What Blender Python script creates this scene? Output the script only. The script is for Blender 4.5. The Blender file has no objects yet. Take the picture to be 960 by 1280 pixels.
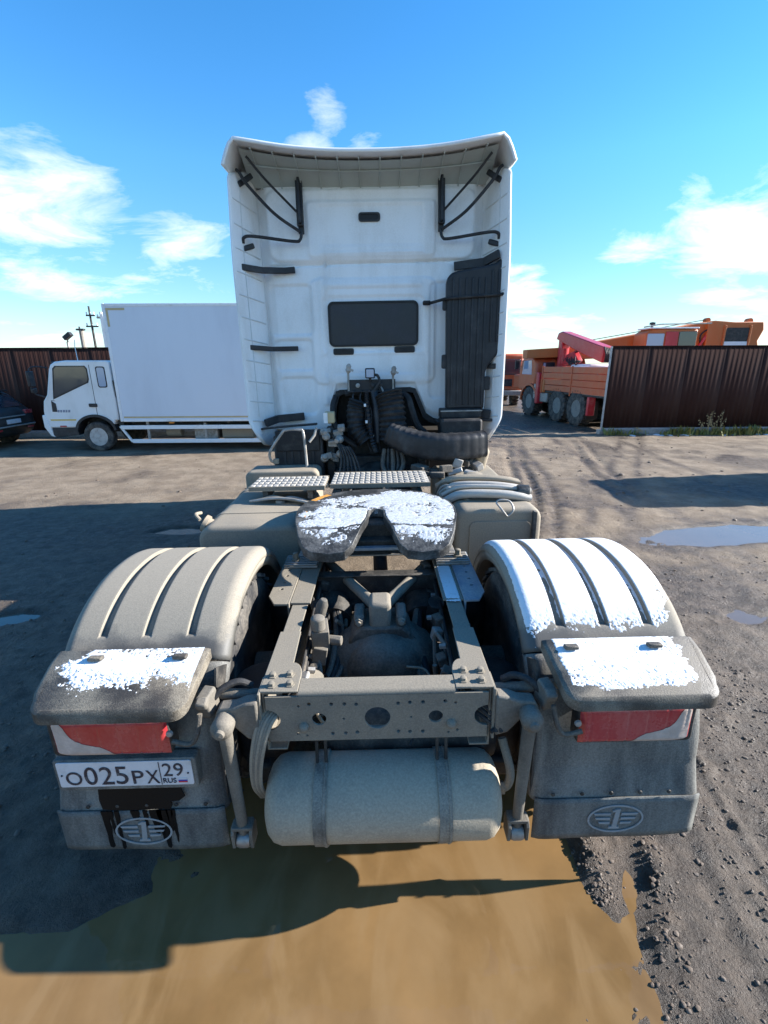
import bpy, bmesh, math, random
import numpy as np
from mathutils import Vector, Matrix, Euler
from mathutils.geometry import tessellate_polygon

random.seed(7)
rad = math.radians
scene = bpy.context.scene
COL = scene.collection

# ------------------------------------------------------------------ camera
CAM_H = 2.1
cam_data = bpy.data.cameras.new('camera')
cam_data.sensor_fit = 'HORIZONTAL'
cam_data.sensor_width = 36.0
cam_data.lens = 590.0 / 960.0 * 36.0
cam_data.clip_start = 0.05
cam_data.clip_end = 4000.0
cam = bpy.data.objects.new('camera', cam_data)
COL.objects.link(cam)
cam.matrix_world = (Matrix.Translation((0, 0, CAM_H)) @ Matrix.Rotation(rad(-0.68), 4, 'Z')
                    @ Matrix.Rotation(rad(90 - 17.4), 4, 'X') @ Matrix.Rotation(rad(-0.3), 4, 'Z'))
scene.camera = cam

# ------------------------------------------------------------------ sky and sun
SUN_EL, SUN_AZ = 25.0, 83.6          # azimuth measured clockwise from +Y (straight ahead)
world = bpy.data.worlds.new('World')
scene.world = world
world.use_nodes = True
wn, wl = world.node_tree.nodes, world.node_tree.links
wn.clear()

def wnode(t, **kw):
    n = wn.new(t)
    for k, v in kw.items():
        setattr(n, k, v)
    return n

def wmath(op, a, b=None, c=None, clamp=False):
    n = wnode('ShaderNodeMath', operation=op, use_clamp=clamp)
    for i, s in enumerate((a, b, c)):
        if s is None:
            continue
        if isinstance(s, (int, float)):
            n.inputs[i].default_value = s
        else:
            wl.new(s, n.inputs[i])
    return n.outputs[0]

sky = wnode('ShaderNodeTexSky', sky_type='NISHITA', sun_disc=False)
sky.sun_elevation = rad(SUN_EL)
sky.sun_rotation = rad(SUN_AZ)
sky.altitude = 50
sky.air_density = 1.0
sky.dust_density = 0.0
sky.ozone_density = 3.0
hs = wnode('ShaderNodeHueSaturation')
hs.inputs['Saturation'].default_value = 1.30
hs.inputs['Value'].default_value = 1.30
wl.new(sky.outputs[0], hs.inputs['Color'])
tc = wnode('ShaderNodeTexCoord')
nrm = wnode('ShaderNodeVectorMath', operation='NORMALIZE')
wl.new(tc.outputs['Generated'], nrm.inputs[0])
sep = wnode('ShaderNodeSeparateXYZ')
wl.new(nrm.outputs[0], sep.inputs[0])
zz = wmath('ADD', wmath('MAXIMUM', sep.outputs[2], 0.0), 0.16)
comb = wnode('ShaderNodeCombineXYZ')
wl.new(wmath('DIVIDE', sep.outputs[0], zz), comb.inputs[0])
wl.new(wmath('DIVIDE', sep.outputs[1], zz), comb.inputs[1])

def wnoise(scale, detail, rough, off):
    m = wnode('ShaderNodeMapping')
    m.inputs['Location'].default_value = off
    wl.new(comb.outputs[0], m.inputs[0])
    n = wnode('ShaderNodeTexNoise')
    n.inputs['Scale'].default_value = scale
    n.inputs['Detail'].default_value = detail
    n.inputs['Roughness'].default_value = rough
    n.inputs['Distortion'].default_value = 0.45
    wl.new(m.outputs[0], n.inputs['Vector'])
    return n.outputs['Fac']

n_big = wnoise(0.55, 2, 0.5, (3.1, 1.7, 0))
n_fine = wnoise(2.4, 9, 0.64, (0.4, 5.2, 0))
# the banks of cloud ahead and out of view, as directions with a width and a height
BANKS = [(-0.53, 0.82, 0.24, 0.18, 0.13, 0.46), (-0.50, 0.85, 0.13, 0.22, 0.035, 0.40), (-0.35, 0.91, 0.20, 0.13, 0.09, 0.32),
         (-0.080, 0.92, 0.385, 0.05, 0.05, 0.34), (-0.11, 0.93, 0.345, 0.06, 0.03, 0.40), (-0.02, 0.94, 0.34, 0.05, 0.03, 0.40), (0.26, 0.955, 0.13, 0.09, 0.075, 0.46), (0.33, 0.94, 0.065, 0.12, 0.04, 0.40),
         (0.45, 0.87, 0.175, 0.09, 0.045, 0.46), (0.57, 0.80, 0.185, 0.15, 0.085, 0.54), (0.60, 0.79, 0.10, 0.12, 0.05, 0.40),
         (-0.45, 0.89, 0.03, 0.45, 0.05, 0.30),
         (-0.9, 0.1, 0.25, 0.3, 0.14, 0.45), (0.8, -0.5, 0.25, 0.35, 0.14, 0.45), (-0.3, -0.9, 0.25, 0.35, 0.15, 0.45), (0.45, -0.85, 0.2, 0.3, 0.12, 0.45), (-0.75, -0.6, 0.2, 0.3, 0.12, 0.45), (0.1, -0.7, 0.65, 0.3, 0.15, 0.4), (0.95, 0.2, 0.15, 0.3, 0.1, 0.45)]  # unseen banks behind and beside, added to whiten the ambient light
boost = None
for bxx, byy, bzz, bw, bh, bs in BANKS:
    dx = wmath('SUBTRACT', sep.outputs[0], bxx)
    dy = wmath('SUBTRACT', sep.outputs[1], byy)
    dz = wmath('SUBTRACT', sep.outputs[2], bzz)
    q = wmath('ADD', wmath('ADD', wmath('POWER', wmath('DIVIDE', dx, bw), 2.0), wmath('POWER', wmath('DIVIDE', dy, bw * 1.4), 2.0)),
              wmath('POWER', wmath('DIVIDE', dz, bh), 2.0))
    g = wmath('MULTIPLY', wmath('POWER', 2.718, wmath('MULTIPLY', q, -1.0)), bs)
    boost = g if boost is None else wmath('MAXIMUM', boost, g)
dens = wmath('ADD', wmath('ADD', n_fine, wmath('MULTIPLY', n_big, 0.16)), boost)
dens = wmath('MULTIPLY', wmath('SUBTRACT', dens, 0.835), 2.9, clamp=True)
dens = wmath('MULTIPLY', dens, 0.93)
cmix = wnode('ShaderNodeMix', data_type='RGBA')
wl.new(dens, cmix.inputs['Factor'])
vr = wnode('ShaderNodeMapRange')                        # the low sky is a little deeper than the model's, all round
wl.new(sep.outputs[2], vr.inputs[0])
vr.inputs[1].default_value = 0.0; vr.inputs[2].default_value = 0.32; vr.inputs[3].default_value = 0.72; vr.inputs[4].default_value = 1.30
wl.new(vr.outputs[0], hs.inputs['Value'])
hz = wnode('ShaderNodeMix', data_type='RGBA')          # pale air low down, the same all round
hzf = wmath('MULTIPLY', wmath('POWER', 2.718, wmath('MULTIPLY', wmath('MAXIMUM', sep.outputs[2], 0.0), -10.0)), 0.34)
wl.new(hzf, hz.inputs['Factor'])
wl.new(hs.outputs[0], hz.inputs[6])
hz.inputs[7].default_value = (2.2, 4.8, 6.6, 1)
wl.new(hz.outputs[2], cmix.inputs[6])
shade = wnode('ShaderNodeMix', data_type='RGBA')
wl.new(wnoise(1.3, 4, 0.55, (9.0, 2.0, 0)), shade.inputs['Factor'])
shade.inputs[6].default_value = (4.4, 4.8, 5.8, 1)
shade.inputs[7].default_value = (8.7, 8.5, 8.4, 1)
wl.new(shade.outputs[2], cmix.inputs[7])
bg = wnode('ShaderNodeBackground')
bg.inputs['Strength'].default_value = 0.085
wl.new(cmix.outputs[2], bg.inputs['Color'])
wo = wnode('ShaderNodeOutputWorld')
wl.new(bg.outputs[0], wo.inputs[0])

sun_data = bpy.data.lights.new('sun', 'SUN')
sun_data.energy = 5.0
sun_data.angle = rad(0.5)
sun_data.color = (1.0, 0.965, 0.91)
sun = bpy.data.objects.new('sun', sun_data)
COL.objects.link(sun)
to_sun = Vector((math.sin(rad(SUN_AZ)) * math.cos(rad(SUN_EL)), math.cos(rad(SUN_AZ)) * math.cos(rad(SUN_EL)), math.sin(rad(SUN_EL))))
sun.rotation_euler = to_sun.to_track_quat('Z', 'Y').to_euler()
sun.location = (30, 5, 20)

vs = scene.view_settings
vs.view_transform = 'Standard'
vs.look = 'None'
vs.gamma = 1.0
vs.use_curve_mapping = False
vs.exposure = 1.50

# ------------------------------------------------------------------ helpers
def tag(o, label=None, cat=None, group=None, kind=None):
    if label: o['label'] = label
    if cat: o['category'] = cat
    if group: o['group'] = group
    if kind: o['kind'] = kind
    return o

def empty(name, loc=(0, 0, 0), rot=(0, 0, 0)):
    o = bpy.data.objects.new(name, None)
    COL.objects.link(o)
    o.location = loc
    o.rotation_euler = rot
    o.empty_display_size = 0.2
    return o

def rect(cx, cy, w, h, r=0.0, n=4):
    """rounded rectangle, counter-clockwise"""
    if r <= 0:
        return [(cx - w/2, cy - h/2), (cx + w/2, cy - h/2), (cx + w/2, cy + h/2), (cx - w/2, cy + h/2)]
    p = []
    for sx, sy, a0 in ((1, -1, -90), (1, 1, 0), (-1, 1, 90), (-1, -1, 180)):
        ox, oy = cx + sx*(w/2 - r), cy + sy*(h/2 - r)
        for k in range(n + 1):
            a = rad(a0 + 90.0*k/n)
            p.append((ox + r*math.cos(a), oy + r*math.sin(a)))
    return p

def circle(cx, cy, r, n=16, ry=None):
    ry = ry or r
    return [(cx + r*math.cos(2*math.pi*k/n), cy + ry*math.sin(2*math.pi*k/n)) for k in range(n)]

MAPS = {'xz': lambda a, b, d: (a, d, b), 'xy': lambda a, b, d: (a, b, d), 'yz': lambda a, b, d: (d, a, b)}

def smooth_path(pts, sub=6):
    """Catmull-Rom through the points"""
    P = [Vector(p) for p in pts]
    if len(P) < 3:
        return P
    out = []
    for i in range(len(P) - 1):
        p0 = P[i - 1] if i else P[0]*2 - P[1]
        p1, p2 = P[i], P[i + 1]
        p3 = P[i + 2] if i + 2 < len(P) else P[-1]*2 - P[-2]
        for k in range(sub):
            t = k / sub
            out.append(0.5*((2*p1) + (p2 - p0)*t + (2*p0 - 5*p1 + 4*p2 - p3)*t*t + (3*p1 - p0 - 3*p2 + p3)*t**3))
    out.append(P[-1])
    return out

class MB:
    def __init__(s):
        s.v, s.f = [], []

    def add(s, verts, faces, m=None):
        o = len(s.v)
        s.v += [tuple(m @ Vector(p)) for p in verts] if m is not None else [tuple(p) for p in verts]
        s.f += [tuple(i + o for i in f) for f in faces]
        return s

    def box(s, cx, cy, cz, sx, sy, sz, rot=None):
        h = [(x*sx/2, y*sy/2, z*sz/2) for x in (-1, 1) for y in (-1, 1) for z in (-1, 1)]
        m = Matrix.Translation((cx, cy, cz))
        if rot is not None:
            m = m @ Euler([rad(a) for a in rot]).to_matrix().to_4x4()
        return s.add(h, [(0, 1, 3, 2), (4, 6, 7, 5), (0, 4, 5, 1), (2, 3, 7, 6), (0, 2, 6, 4), (1, 5, 7, 3)], m)

    def b(s, x0, x1, y0, y1, z0, z1):
        return s.box((x0+x1)/2, (y0+y1)/2, (z0+z1)/2, abs(x1-x0), abs(y1-y0), abs(z1-z0))

    def tube(s, pts, r, n=10, smooth=0, caps=True, flat=None):
        P = smooth_path(pts, smooth) if smooth else [Vector(p) for p in pts]
        L = len(P)
        rs = r if isinstance(r, (list, tuple)) else [r]*L
        if len(rs) != L:
            rs = list(np.interp(np.linspace(0, 1, L), np.linspace(0, 1, len(rs)), rs))
        T = []
        for i in range(L):
            a, b_ = P[max(i-1, 0)], P[min(i+1, L-1)]
            t = (b_ - a)
            T.append(t.normalized() if t.length > 1e-9 else Vector((0, 0, 1)))
        ref = Vector((0, 0, 1)) if abs(T[0].z) < 0.9 else Vector((1, 0, 0))
        u = (ref - T[0]*ref.dot(T[0])).normalized()
        vs_, fs = [], []
        for i in range(L):
            u = (u - T[i]*u.dot(T[i]))
            u = u.normalized() if u.length > 1e-6 else Vector((1, 0, 0))
            w = T[i].cross(u)
            for k in range(n):
                a = 2*math.pi*k/n
                vs_.append(P[i] + u*math.cos(a)*rs[i] + w*math.sin(a)*rs[i]*(flat or 1))
        for i in range(L - 1):
            for k in range(n):
                fs.append((i*n+k, i*n+(k+1) % n, (i+1)*n+(k+1) % n, (i+1)*n+k))
        if caps:
            fs.append(tuple(range(n-1, -1, -1)))
            fs.append(tuple((L-1)*n+k for k in range(n)))
        return s.add(vs_, fs)

    def cyl(s, p0, p1, r, n=14):
        return s.tube([p0, p1], r, n)

    def lathe(s, prof, origin, axis, n=24, m=None):
        """prof: (radius, distance along axis); closes the ends"""
        ax = Vector(axis).normalized()
        ref = Vector((0, 0, 1)) if abs(ax.z) < 0.9 else Vector((1, 0, 0))
        u = (ref - ax*ref.dot(ax)).normalized()
        w = ax.cross(u)
        O = Vector(origin)
        vs_, fs = [], []
        for r, h in prof:
            for k in range(n):
                a = 2*math.pi*k/n
                vs_.append(O + ax*h + (u*math.cos(a) + w*math.sin(a))*r)
        L = len(prof)
        for i in range(L - 1):
            for k in range(n):
                fs.append((i*n+k, i*n+(k+1) % n, (i+1)*n+(k+1) % n, (i+1)*n+k))
        fs.append(tuple(range(n-1, -1, -1)))
        fs.append(tuple((L-1)*n+k for k in range(n)))
        return s.add(vs_, fs, m)

    def plate(s, outer, d0, d1, plane='xz', holes=(), fn=None):
        """polygon (with holes) extruded between d0 and d1 along the plane's normal"""
        mp = fn or MAPS[plane]
        loops = [outer] + list(holes)
        flat = [p for l in loops for p in l]
        N = len(flat)
        tris = tessellate_polygon([[Vector((p[0], p[1], 0)) for p in l] for l in loops])
        vs_ = [mp(p[0], p[1], d0) for p in flat] + [mp(p[0], p[1], d1) for p in flat]
        fs = []
        if holes:
            for t in tris:
                fs.append(tuple(t)); fs.append(tuple(i + N for i in reversed(t)))
        else:
            fs.append(tuple(range(N))); fs.append(tuple(range(2*N-1, N-1, -1)))
        o = 0
        for l in loops:
            n = len(l)
            for k in range(n):
                a, b_ = o+k, o+(k+1) % n
                fs.append((b_, a, a+N, b_+N))
            o += n
        return s.add(vs_, fs)

    def grid(s, fn, us, vs2):
        nu, nv = len(us), len(vs2)
        P = [fn(u, v) for u in us for v in vs2]
        fs = [(i*nv+j, (i+1)*nv+j, (i+1)*nv+j+1, i*nv+j+1) for i in range(nu-1) for j in range(nv-1)]
        return s.add(P, fs)

    def build(s, name, mat, parent=None, bevel=0.0, angle=35, solid=0.0, seg=2, loc=None, rot=None):
        me = bpy.data.meshes.new(name)
        me.from_pydata([tuple(p) for p in s.v], [], s.f)
        bm = bmesh.new(); bm.from_mesh(me)
        bmesh.ops.recalc_face_normals(bm, faces=bm.faces)
        bm.to_mesh(me); bm.free()
        return obj_from(me, name, mat, parent, bevel, angle, solid, seg, loc, rot)

def obj_from(me, name, mat, parent=None, bevel=0.0, angle=35, solid=0.0, seg=2, loc=None, rot=None):
    me.polygons.foreach_set('use_smooth', [True]*len(me.polygons))
    me.set_sharp_from_angle(angle=rad(angle))
    o = bpy.data.objects.new(name, me)
    COL.objects.link(o)
    if mat is not None:
        me.materials.append(mat)
    if parent is not None:
        o.parent = parent
        if parent.type == 'EMPTY' and 'base' in OFFS.get(parent.name, {}):
            o.location = OFFS[parent.name]['base']
    if loc is not None: o.location = loc
    if rot is not None: o.rotation_euler = rot
    if solid:
        m = o.modifiers.new('thickness', 'SOLIDIFY'); m.thickness = solid; m.offset = 0
    if bevel:
        m = o.modifiers.new('edges', 'BEVEL'); m.width = bevel; m.segments = seg; m.limit_method = 'ANGLE'; m.angle_limit = rad(40)
        m.harden_normals = False
    return o

OFFS = {}
def copy_tree(o, parent=None):
    c = o.copy(); COL.objects.link(c)
    c.parent = parent
    for ch in list(o.children):
        copy_tree(ch, c)
    return c

# value noise for geometry
_perm = np.random.RandomState(11).rand(256, 256)
def vnoise(x, y, f=1.0, seed=0):
    x = np.asarray(x, float)*f + 17.3*seed; y = np.asarray(y, float)*f + 41.7*seed
    xi = np.floor(x).astype(int); yi = np.floor(y).astype(int)
    a = x - xi; b_ = y - yi
    a = a*a*(3-2*a); b_ = b_*b_*(3-2*b_)
    g = lambda i, j: _perm[i % 256, j % 256]
    return (g(xi, yi)*(1-a)*(1-b_) + g(xi+1, yi)*a*(1-b_) + g(xi, yi+1)*(1-a)*b_ + g(xi+1, yi+1)*a*b_)*2 - 1

def fbm(x, y, f=1.0, o=4, seed=0, g=0.5):
    r, a, t = 0, 1.0, 0
    for k in range(o):
        r = r + a*vnoise(x, y, f*2**k, seed + k); t += a; a *= g
    return r/t

def sstep(a, b_, x):
    t = np.clip((np.asarray(x, float)-a)/(b_-a), 0, 1)
    return t*t*(3-2*t)
# ------------------------------------------------------------------ materials
DUST = (0.225, 0.194, 0.148)
DUST_D = (0.20, 0.18, 0.15)

def mat(name, col, rough=0.5, metal=0.0, dirt=0.0, dcol=DUST, dscale=4.0, dsoft=0.25, bump=0.0, bscale=80.0,
        coat=0.0, spec=0.5, var=0.10, streak=1.0, updust=0.0, trans=0.0, ior=1.45, emit=None, drough=0.9, fine=0.35):
    m = bpy.data.materials.new(name)
    m.use_nodes = True
    nt = m.node_tree; N, L = nt.nodes, nt.links
    p = N['Principled BSDF']
    p.inputs['Metallic'].default_value = metal
    p.inputs['IOR'].default_value = ior
    p.inputs['Specular IOR Level'].default_value = spec
    p.inputs['Coat Weight'].default_value = coat
    p.inputs['Coat Roughness'].default_value = 0.1
    p.inputs['Transmission Weight'].default_value = trans
    if emit:
        p.inputs['Emission Color'].default_value = (*emit[:3], 1); p.inputs['Emission Strength'].default_value = emit[3]
    t = N.new('ShaderNodeTexCoord')
    mp = N.new('ShaderNodeMapping'); mp.inputs['Scale'].default_value = (1, 1, streak)
    L.new(t.outputs['Object'], mp.inputs[0])
    n1 = N.new('ShaderNodeTexNoise'); n1.inputs['Scale'].default_value = dscale; n1.inputs['Detail'].default_value = 5; n1.inputs['Roughness'].default_value = 0.62
    L.new(mp.outputs[0], n1.inputs['Vector'])
    n2 = N.new('ShaderNodeTexNoise'); n2.inputs['Scale'].default_value = bscale; n2.inputs['Detail'].default_value = 3; n2.inputs['Roughness'].default_value = 0.65
    L.new(t.outputs['Object'], n2.inputs['Vector'])
    # base colour with gentle variation
    hsv = N.new('ShaderNodeHueSaturation'); hsv.inputs['Color'].default_value = (*col, 1)
    mr = N.new('ShaderNodeMapRange'); mr.inputs[1].default_value = 0.3; mr.inputs[2].default_value = 0.7
    mr.inputs[3].default_value = 1 - var; mr.inputs[4].default_value = 1 + var
    L.new(n1.outputs['Fac'], mr.inputs[0]); L.new(mr.outputs[0], hsv.inputs['Value'])
    cout, rsrc = hsv.outputs[0], None
    if dirt > 0 or updust > 0:
        add = N.new('ShaderNodeMath'); add.operation = 'MULTIPLY_ADD'
        L.new(n2.outputs['Fac'], add.inputs[0]); add.inputs[1].default_value = fine; L.new(n1.outputs['Fac'], add.inputs[2])
        src = add.outputs[0]
        if updust > 0:
            geo = N.new('ShaderNodeNewGeometry'); sx = N.new('ShaderNodeSeparateXYZ'); L.new(geo.outputs['Normal'], sx.inputs[0])
            a2 = N.new('ShaderNodeMath'); a2.operation = 'MULTIPLY_ADD'
            mx = N.new('ShaderNodeMath'); mx.operation = 'MAXIMUM'; L.new(sx.outputs[2], mx.inputs[0]); mx.inputs[1].default_value = 0
            L.new(mx.outputs[0], a2.inputs[0]); a2.inputs[1].default_value = updust; L.new(src, a2.inputs[2]); src = a2.outputs[0]
        r2 = N.new('ShaderNodeMapRange'); r2.interpolation_type = 'SMOOTHSTEP'
        thr = (0.5 + fine*0.5) + 0.30*(1 - 2*dirt)
        r2.inputs[1].default_value = thr - dsoft; r2.inputs[2].default_value = thr + dsoft
        L.new(src, r2.inputs[0])
        dh = N.new('ShaderNodeHueSaturation'); dh.inputs['Color'].default_value = (*dcol, 1)
        mr2 = N.new('ShaderNodeMapRange'); mr2.inputs[1].default_value = 0.3; mr2.inputs[2].default_value = 0.7; mr2.inputs[3].default_value = 0.82; mr2.inputs[4].default_value = 1.15
        L.new(n2.outputs['Fac'], mr2.inputs[0]); L.new(mr2.outputs[0], dh.inputs['Value'])
        mx2 = N.new('ShaderNodeMix'); mx2.data_type = 'RGBA'
        L.new(r2.outputs[0], mx2.inputs['Factor']); L.new(cout, mx2.inputs[6]); L.new(dh.outputs[0], mx2.inputs[7])
        cout = mx2.outputs[2]
        rr = N.new('ShaderNodeMapRange'); rr.inputs[3].default_value = rough; rr.inputs[4].default_value = drough
        L.new(r2.outputs[0], rr.inputs[0]); rsrc = rr.outputs[0]
    L.new(cout, p.inputs['Base Color'])
    if rsrc is not None:
        L.new(rsrc, p.inputs['Roughness'])
    else:
        rr = N.new('ShaderNodeMapRange'); rr.inputs[1].default_value = 0.3; rr.inputs[2].default_value = 0.7
        rr.inputs[3].default_value = max(rough - 0.06, 0.02); rr.inputs[4].default_value = min(rough + 0.06, 1)
        L.new(n1.outputs['Fac'], rr.inputs[0]); L.new(rr.outputs[0], p.inputs['Roughness'])
    if bump > 0:
        bp = N.new('ShaderNodeBump'); bp.inputs['Strength'].default_value = 1.0; bp.inputs['Distance'].default_value = bump
        L.new(n2.outputs['Fac'], bp.inputs['Height']); L.new(bp.outputs[0], p.inputs['Normal'])
    return m

M = {}
M['cab_white'] = mat('cab_white_paint', (0.86, 0.86, 0.85), 0.38, dirt=0.16, dcol=(0.50, 0.47, 0.42), dscale=3, dsoft=0.35, coat=0.25, var=0.02, streak=0.35)
M['fairing_in'] = mat('fairing_inner_plastic', (0.42, 0.46, 0.43), 0.6, dirt=0.25, dcol=(0.33, 0.33, 0.30), dscale=3.5, dsoft=0.35, var=0.04)
M['rib'] = mat('moulded_rib', (0.66, 0.67, 0.66), 0.55, dirt=0.2, dcol=(0.45, 0.44, 0.41), dscale=6)
M['black'] = mat('black_plastic', (0.017, 0.018, 0.021), 0.48, dirt=0.16, dcol=(0.10, 0.095, 0.09), dscale=6, bump=0.0006, bscale=200, var=0.15)
M['rubber'] = mat('black_rubber', (0.014, 0.014, 0.015), 0.62, dirt=0.25, dcol=(0.09, 0.08, 0.07), dscale=9, bump=0.001, bscale=120)
M['black_gloss'] = mat('window_cover', (0.016, 0.018, 0.025), 0.30, dirt=0.2, dcol=(0.06, 0.06, 0.065), dscale=4, dsoft=0.3)
M['seal'] = mat('window_seal', (0.008, 0.008, 0.009), 0.5)
M['dust_frame'] = mat('dusty_frame_paint', (0.10, 0.095, 0.085), 0.6, dirt=0.72, dcol=DUST, dscale=4, dsoft=0.3, bump=0.0010, bscale=160, updust=0.18, fine=0.2)
M['dust_dark'] = mat('grimy_chassis', (0.035, 0.033, 0.03), 0.65, dirt=0.42, dcol=(0.17, 0.145, 0.115), dscale=7, dsoft=0.3, bump=0.003, bscale=90, updust=0.22)
M['grime'] = mat('dark_grimy_metal', (0.022, 0.021, 0.02), 0.6, dirt=0.22, dcol=(0.13, 0.115, 0.095), dscale=9, dsoft=0.3, bump=0.002, bscale=90, updust=0.1)
M['tank_dust'] = mat('dusty_air_tank', (0.17, 0.15, 0.125), 0.6, dirt=0.84, dcol=(0.36, 0.305, 0.225), dscale=3.0, dsoft=0.25, bump=0.0012, bscale=120, fine=0.18)
M['band'] = mat('dusty_tank_band', (0.10, 0.09, 0.075), 0.7, dirt=0.55, dcol=(0.29, 0.255, 0.20), dscale=9, bump=0.002, bscale=140)
M['fuel'] = mat('dusty_fuel_tank', (0.18, 0.165, 0.14), 0.55, dirt=0.72, dcol=(0.295, 0.245, 0.18), dscale=2.2, dsoft=0.3, bump=0.0006, bscale=120, fine=0.12)
M['grating'] = mat('dusty_aluminium', (0.42, 0.40, 0.37), 0.5, metal=0.25, dirt=0.5, dcol=(0.42, 0.385, 0.33), dscale=12, bump=0.001)
M['steel'] = mat('worn_steel', (0.35, 0.34, 0.33), 0.42, metal=0.8, dirt=0.45, dcol=(0.33, 0.30, 0.25), dscale=14, bump=0.001)
M['zinc'] = mat('dull_aluminium_casting', (0.42, 0.41, 0.39), 0.45, metal=0.5, dirt=0.5, dcol=(0.30, 0.27, 0.23), dscale=16, bump=0.0015, bscale=120)
M['rod'] = mat('grimy_grey_steel', (0.07, 0.065, 0.055), 0.6, dirt=0.55, dcol=(0.185, 0.162, 0.13), dscale=6, dsoft=0.3, bump=0.001, bscale=140, updust=0.12, fine=0.2)
M['grease'] = mat('greasy_black_steel', (0.035, 0.035, 0.034), 0.42, metal=0.3, dirt=0.38, dcol=(0.16, 0.155, 0.145), dscale=7, dsoft=0.2, bump=0.002, bscale=70, drough=0.7)
M['blue_plate'] = mat('dusty_blue_grey_plate', (0.20, 0.25, 0.31), 0.5, metal=0.2, dirt=0.4, dcol=(0.40, 0.40, 0.38), dscale=8)
M['orange_mark'] = mat('orange_chalk_mark', (0.62, 0.27, 0.03), 0.8, dirt=0.3, dcol=(0.12, 0.11, 0.1), dscale=40)
M['flap'] = mat('dusty_flap_plastic', (0.040, 0.042, 0.043), 0.6, dirt=0.58, dcol=(0.215, 0.205, 0.18), dscale=7, dsoft=0.3, streak=0.18, bump=0.0012, bscale=150)
M['flap_low'] = mat('dusty_flap_rubber', (0.042, 0.045, 0.047), 0.65, dirt=0.56, dcol=(0.19, 0.185, 0.165), dscale=8, dsoft=0.3, streak=0.2, bump=0.0012, bscale=150)
M['emblem'] = mat('moulded_emblem', (0.30, 0.31, 0.31), 0.7, dirt=0.35, dcol=(0.20, 0.20, 0.195), dscale=25)
M['stain'] = mat('wet_black_rubber', (0.006, 0.006, 0.006), 0.5, bump=0.001, bscale=90, spec=0.2)
M['lens_red'] = mat('red_lens', (0.42, 0.016, 0.026), 0.16, dirt=0.30, dcol=(0.42, 0.17, 0.15), dscale=5, dsoft=0.35, coat=0.6, streak=0.4, fine=0.15, drough=0.6)
M['lens_pale'] = mat('mud_smeared_lens', (0.47, 0.37, 0.31), 0.75, dirt=0.3, dcol=(0.54, 0.44, 0.38), dscale=16)
M['plate_white'] = mat('number_plate_white', (0.66, 0.66, 0.68), 0.4, dirt=0.3, dcol=(0.44, 0.42, 0.40), dscale=12, dsoft=0.3)
M['ink'] = mat('number_plate_ink', (0.022, 0.022, 0.035), 0.5, dirt=0.2, dcol=(0.2, 0.19, 0.18), dscale=60)
M['ink_grey'] = mat('faded_lettering', (0.22, 0.24, 0.30), 0.5)
M['flag_b'] = mat('flag_blue', (0.02, 0.05, 0.35), 0.5)
M['flag_r'] = mat('flag_red', (0.5, 0.03, 0.04), 0.5)
M['tyre'] = mat('muddy_tyre', (0.02, 0.02, 0.021), 0.75, dirt=0.38, dcol=(0.16, 0.14, 0.115), dscale=6, bump=0.002, bscale=70)
M['rim'] = mat('silver_wheel', (0.48, 0.48, 0.48), 0.4, metal=0.4, dirt=0.35, dcol=(0.32, 0.28, 0.24), dscale=10)
M['rim_dirty'] = mat('dirty_wheel', (0.14, 0.15, 0.15), 0.6, metal=0.2, dirt=0.6, dcol=(0.26, 0.25, 0.22), dscale=8)
M['glass'] = mat('tinted_glass', (0.03, 0.04, 0.05), 0.06, spec=0.9, coat=0.6, var=0.0)
M['glass_sky'] = mat('sky_painted_glass', (0.30, 0.38, 0.50), 0.08, spec=0.8, coat=0.6, var=0.0)  # pale blue base colour stands in for sky mirrored in the glass
M['van_white'] = mat('white_lorry_paint', (0.76, 0.76, 0.75), 0.35, dirt=0.12, dcol=(0.5, 0.48, 0.43), dscale=2.5, dsoft=0.3, coat=0.3, var=0.02, streak=0.4)
M['box_white'] = mat('white_box_panel', (0.68, 0.71, 0.76), 0.45, dirt=0.1, dcol=(0.52, 0.54, 0.58), dscale=1.2, dsoft=0.4, var=0.02, streak=0.3)
M['trim_white'] = mat('white_metal_trim', (0.80, 0.80, 0.80), 0.4, dirt=0.2, dcol=(0.55, 0.52, 0.46), dscale=6)
M['beige_tape'] = mat('beige_reflective_tape', (0.52, 0.40, 0.22), 0.5)
M['yellow_tape'] = mat('yellow_stripe', (0.65, 0.44, 0.10), 0.5)
M['fence'] = mat('brown_profiled_sheet', (0.042, 0.021, 0.018), 0.9, spec=0.04, dirt=0.15, dcol=(0.075, 0.05, 0.042), dscale=1.5, dsoft=0.35, streak=0.15, var=0.12)
M['fence_cap'] = mat('fence_edge_metal', (0.42, 0.40, 0.40), 0.45, metal=0.3, dirt=0.3, dscale=8)
M['concrete'] = mat('weathered_concrete', (0.36, 0.34, 0.31), 0.9, dirt=0.4, dcol=(0.20, 0.18, 0.15), dscale=5, bump=0.004, bscale=40)
M['orange'] = mat('orange_lorry_paint', (0.52, 0.080, 0.016), 0.42, dirt=0.2, dcol=(0.40, 0.22, 0.13), dscale=3, dsoft=0.35, coat=0.2, var=0.06)
M['orange_crane'] = mat('orange_crane_paint', (0.55, 0.13, 0.022), 0.5, dirt=0.25, dcol=(0.42, 0.20, 0.09), dscale=1.6, dsoft=0.35, var=0.10, streak=0.5)
M['red'] = mat('red_crane_paint', (0.50, 0.022, 0.035), 0.4, dirt=0.18, dcol=(0.45, 0.2, 0.17), dscale=3, coat=0.2)
M['car_dark'] = mat('dark_car_paint', (0.016, 0.016, 0.016), 0.45, coat=0.15, dirt=0.22, dcol=(0.09, 0.085, 0.08), dscale=3, dsoft=0.4)
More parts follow.
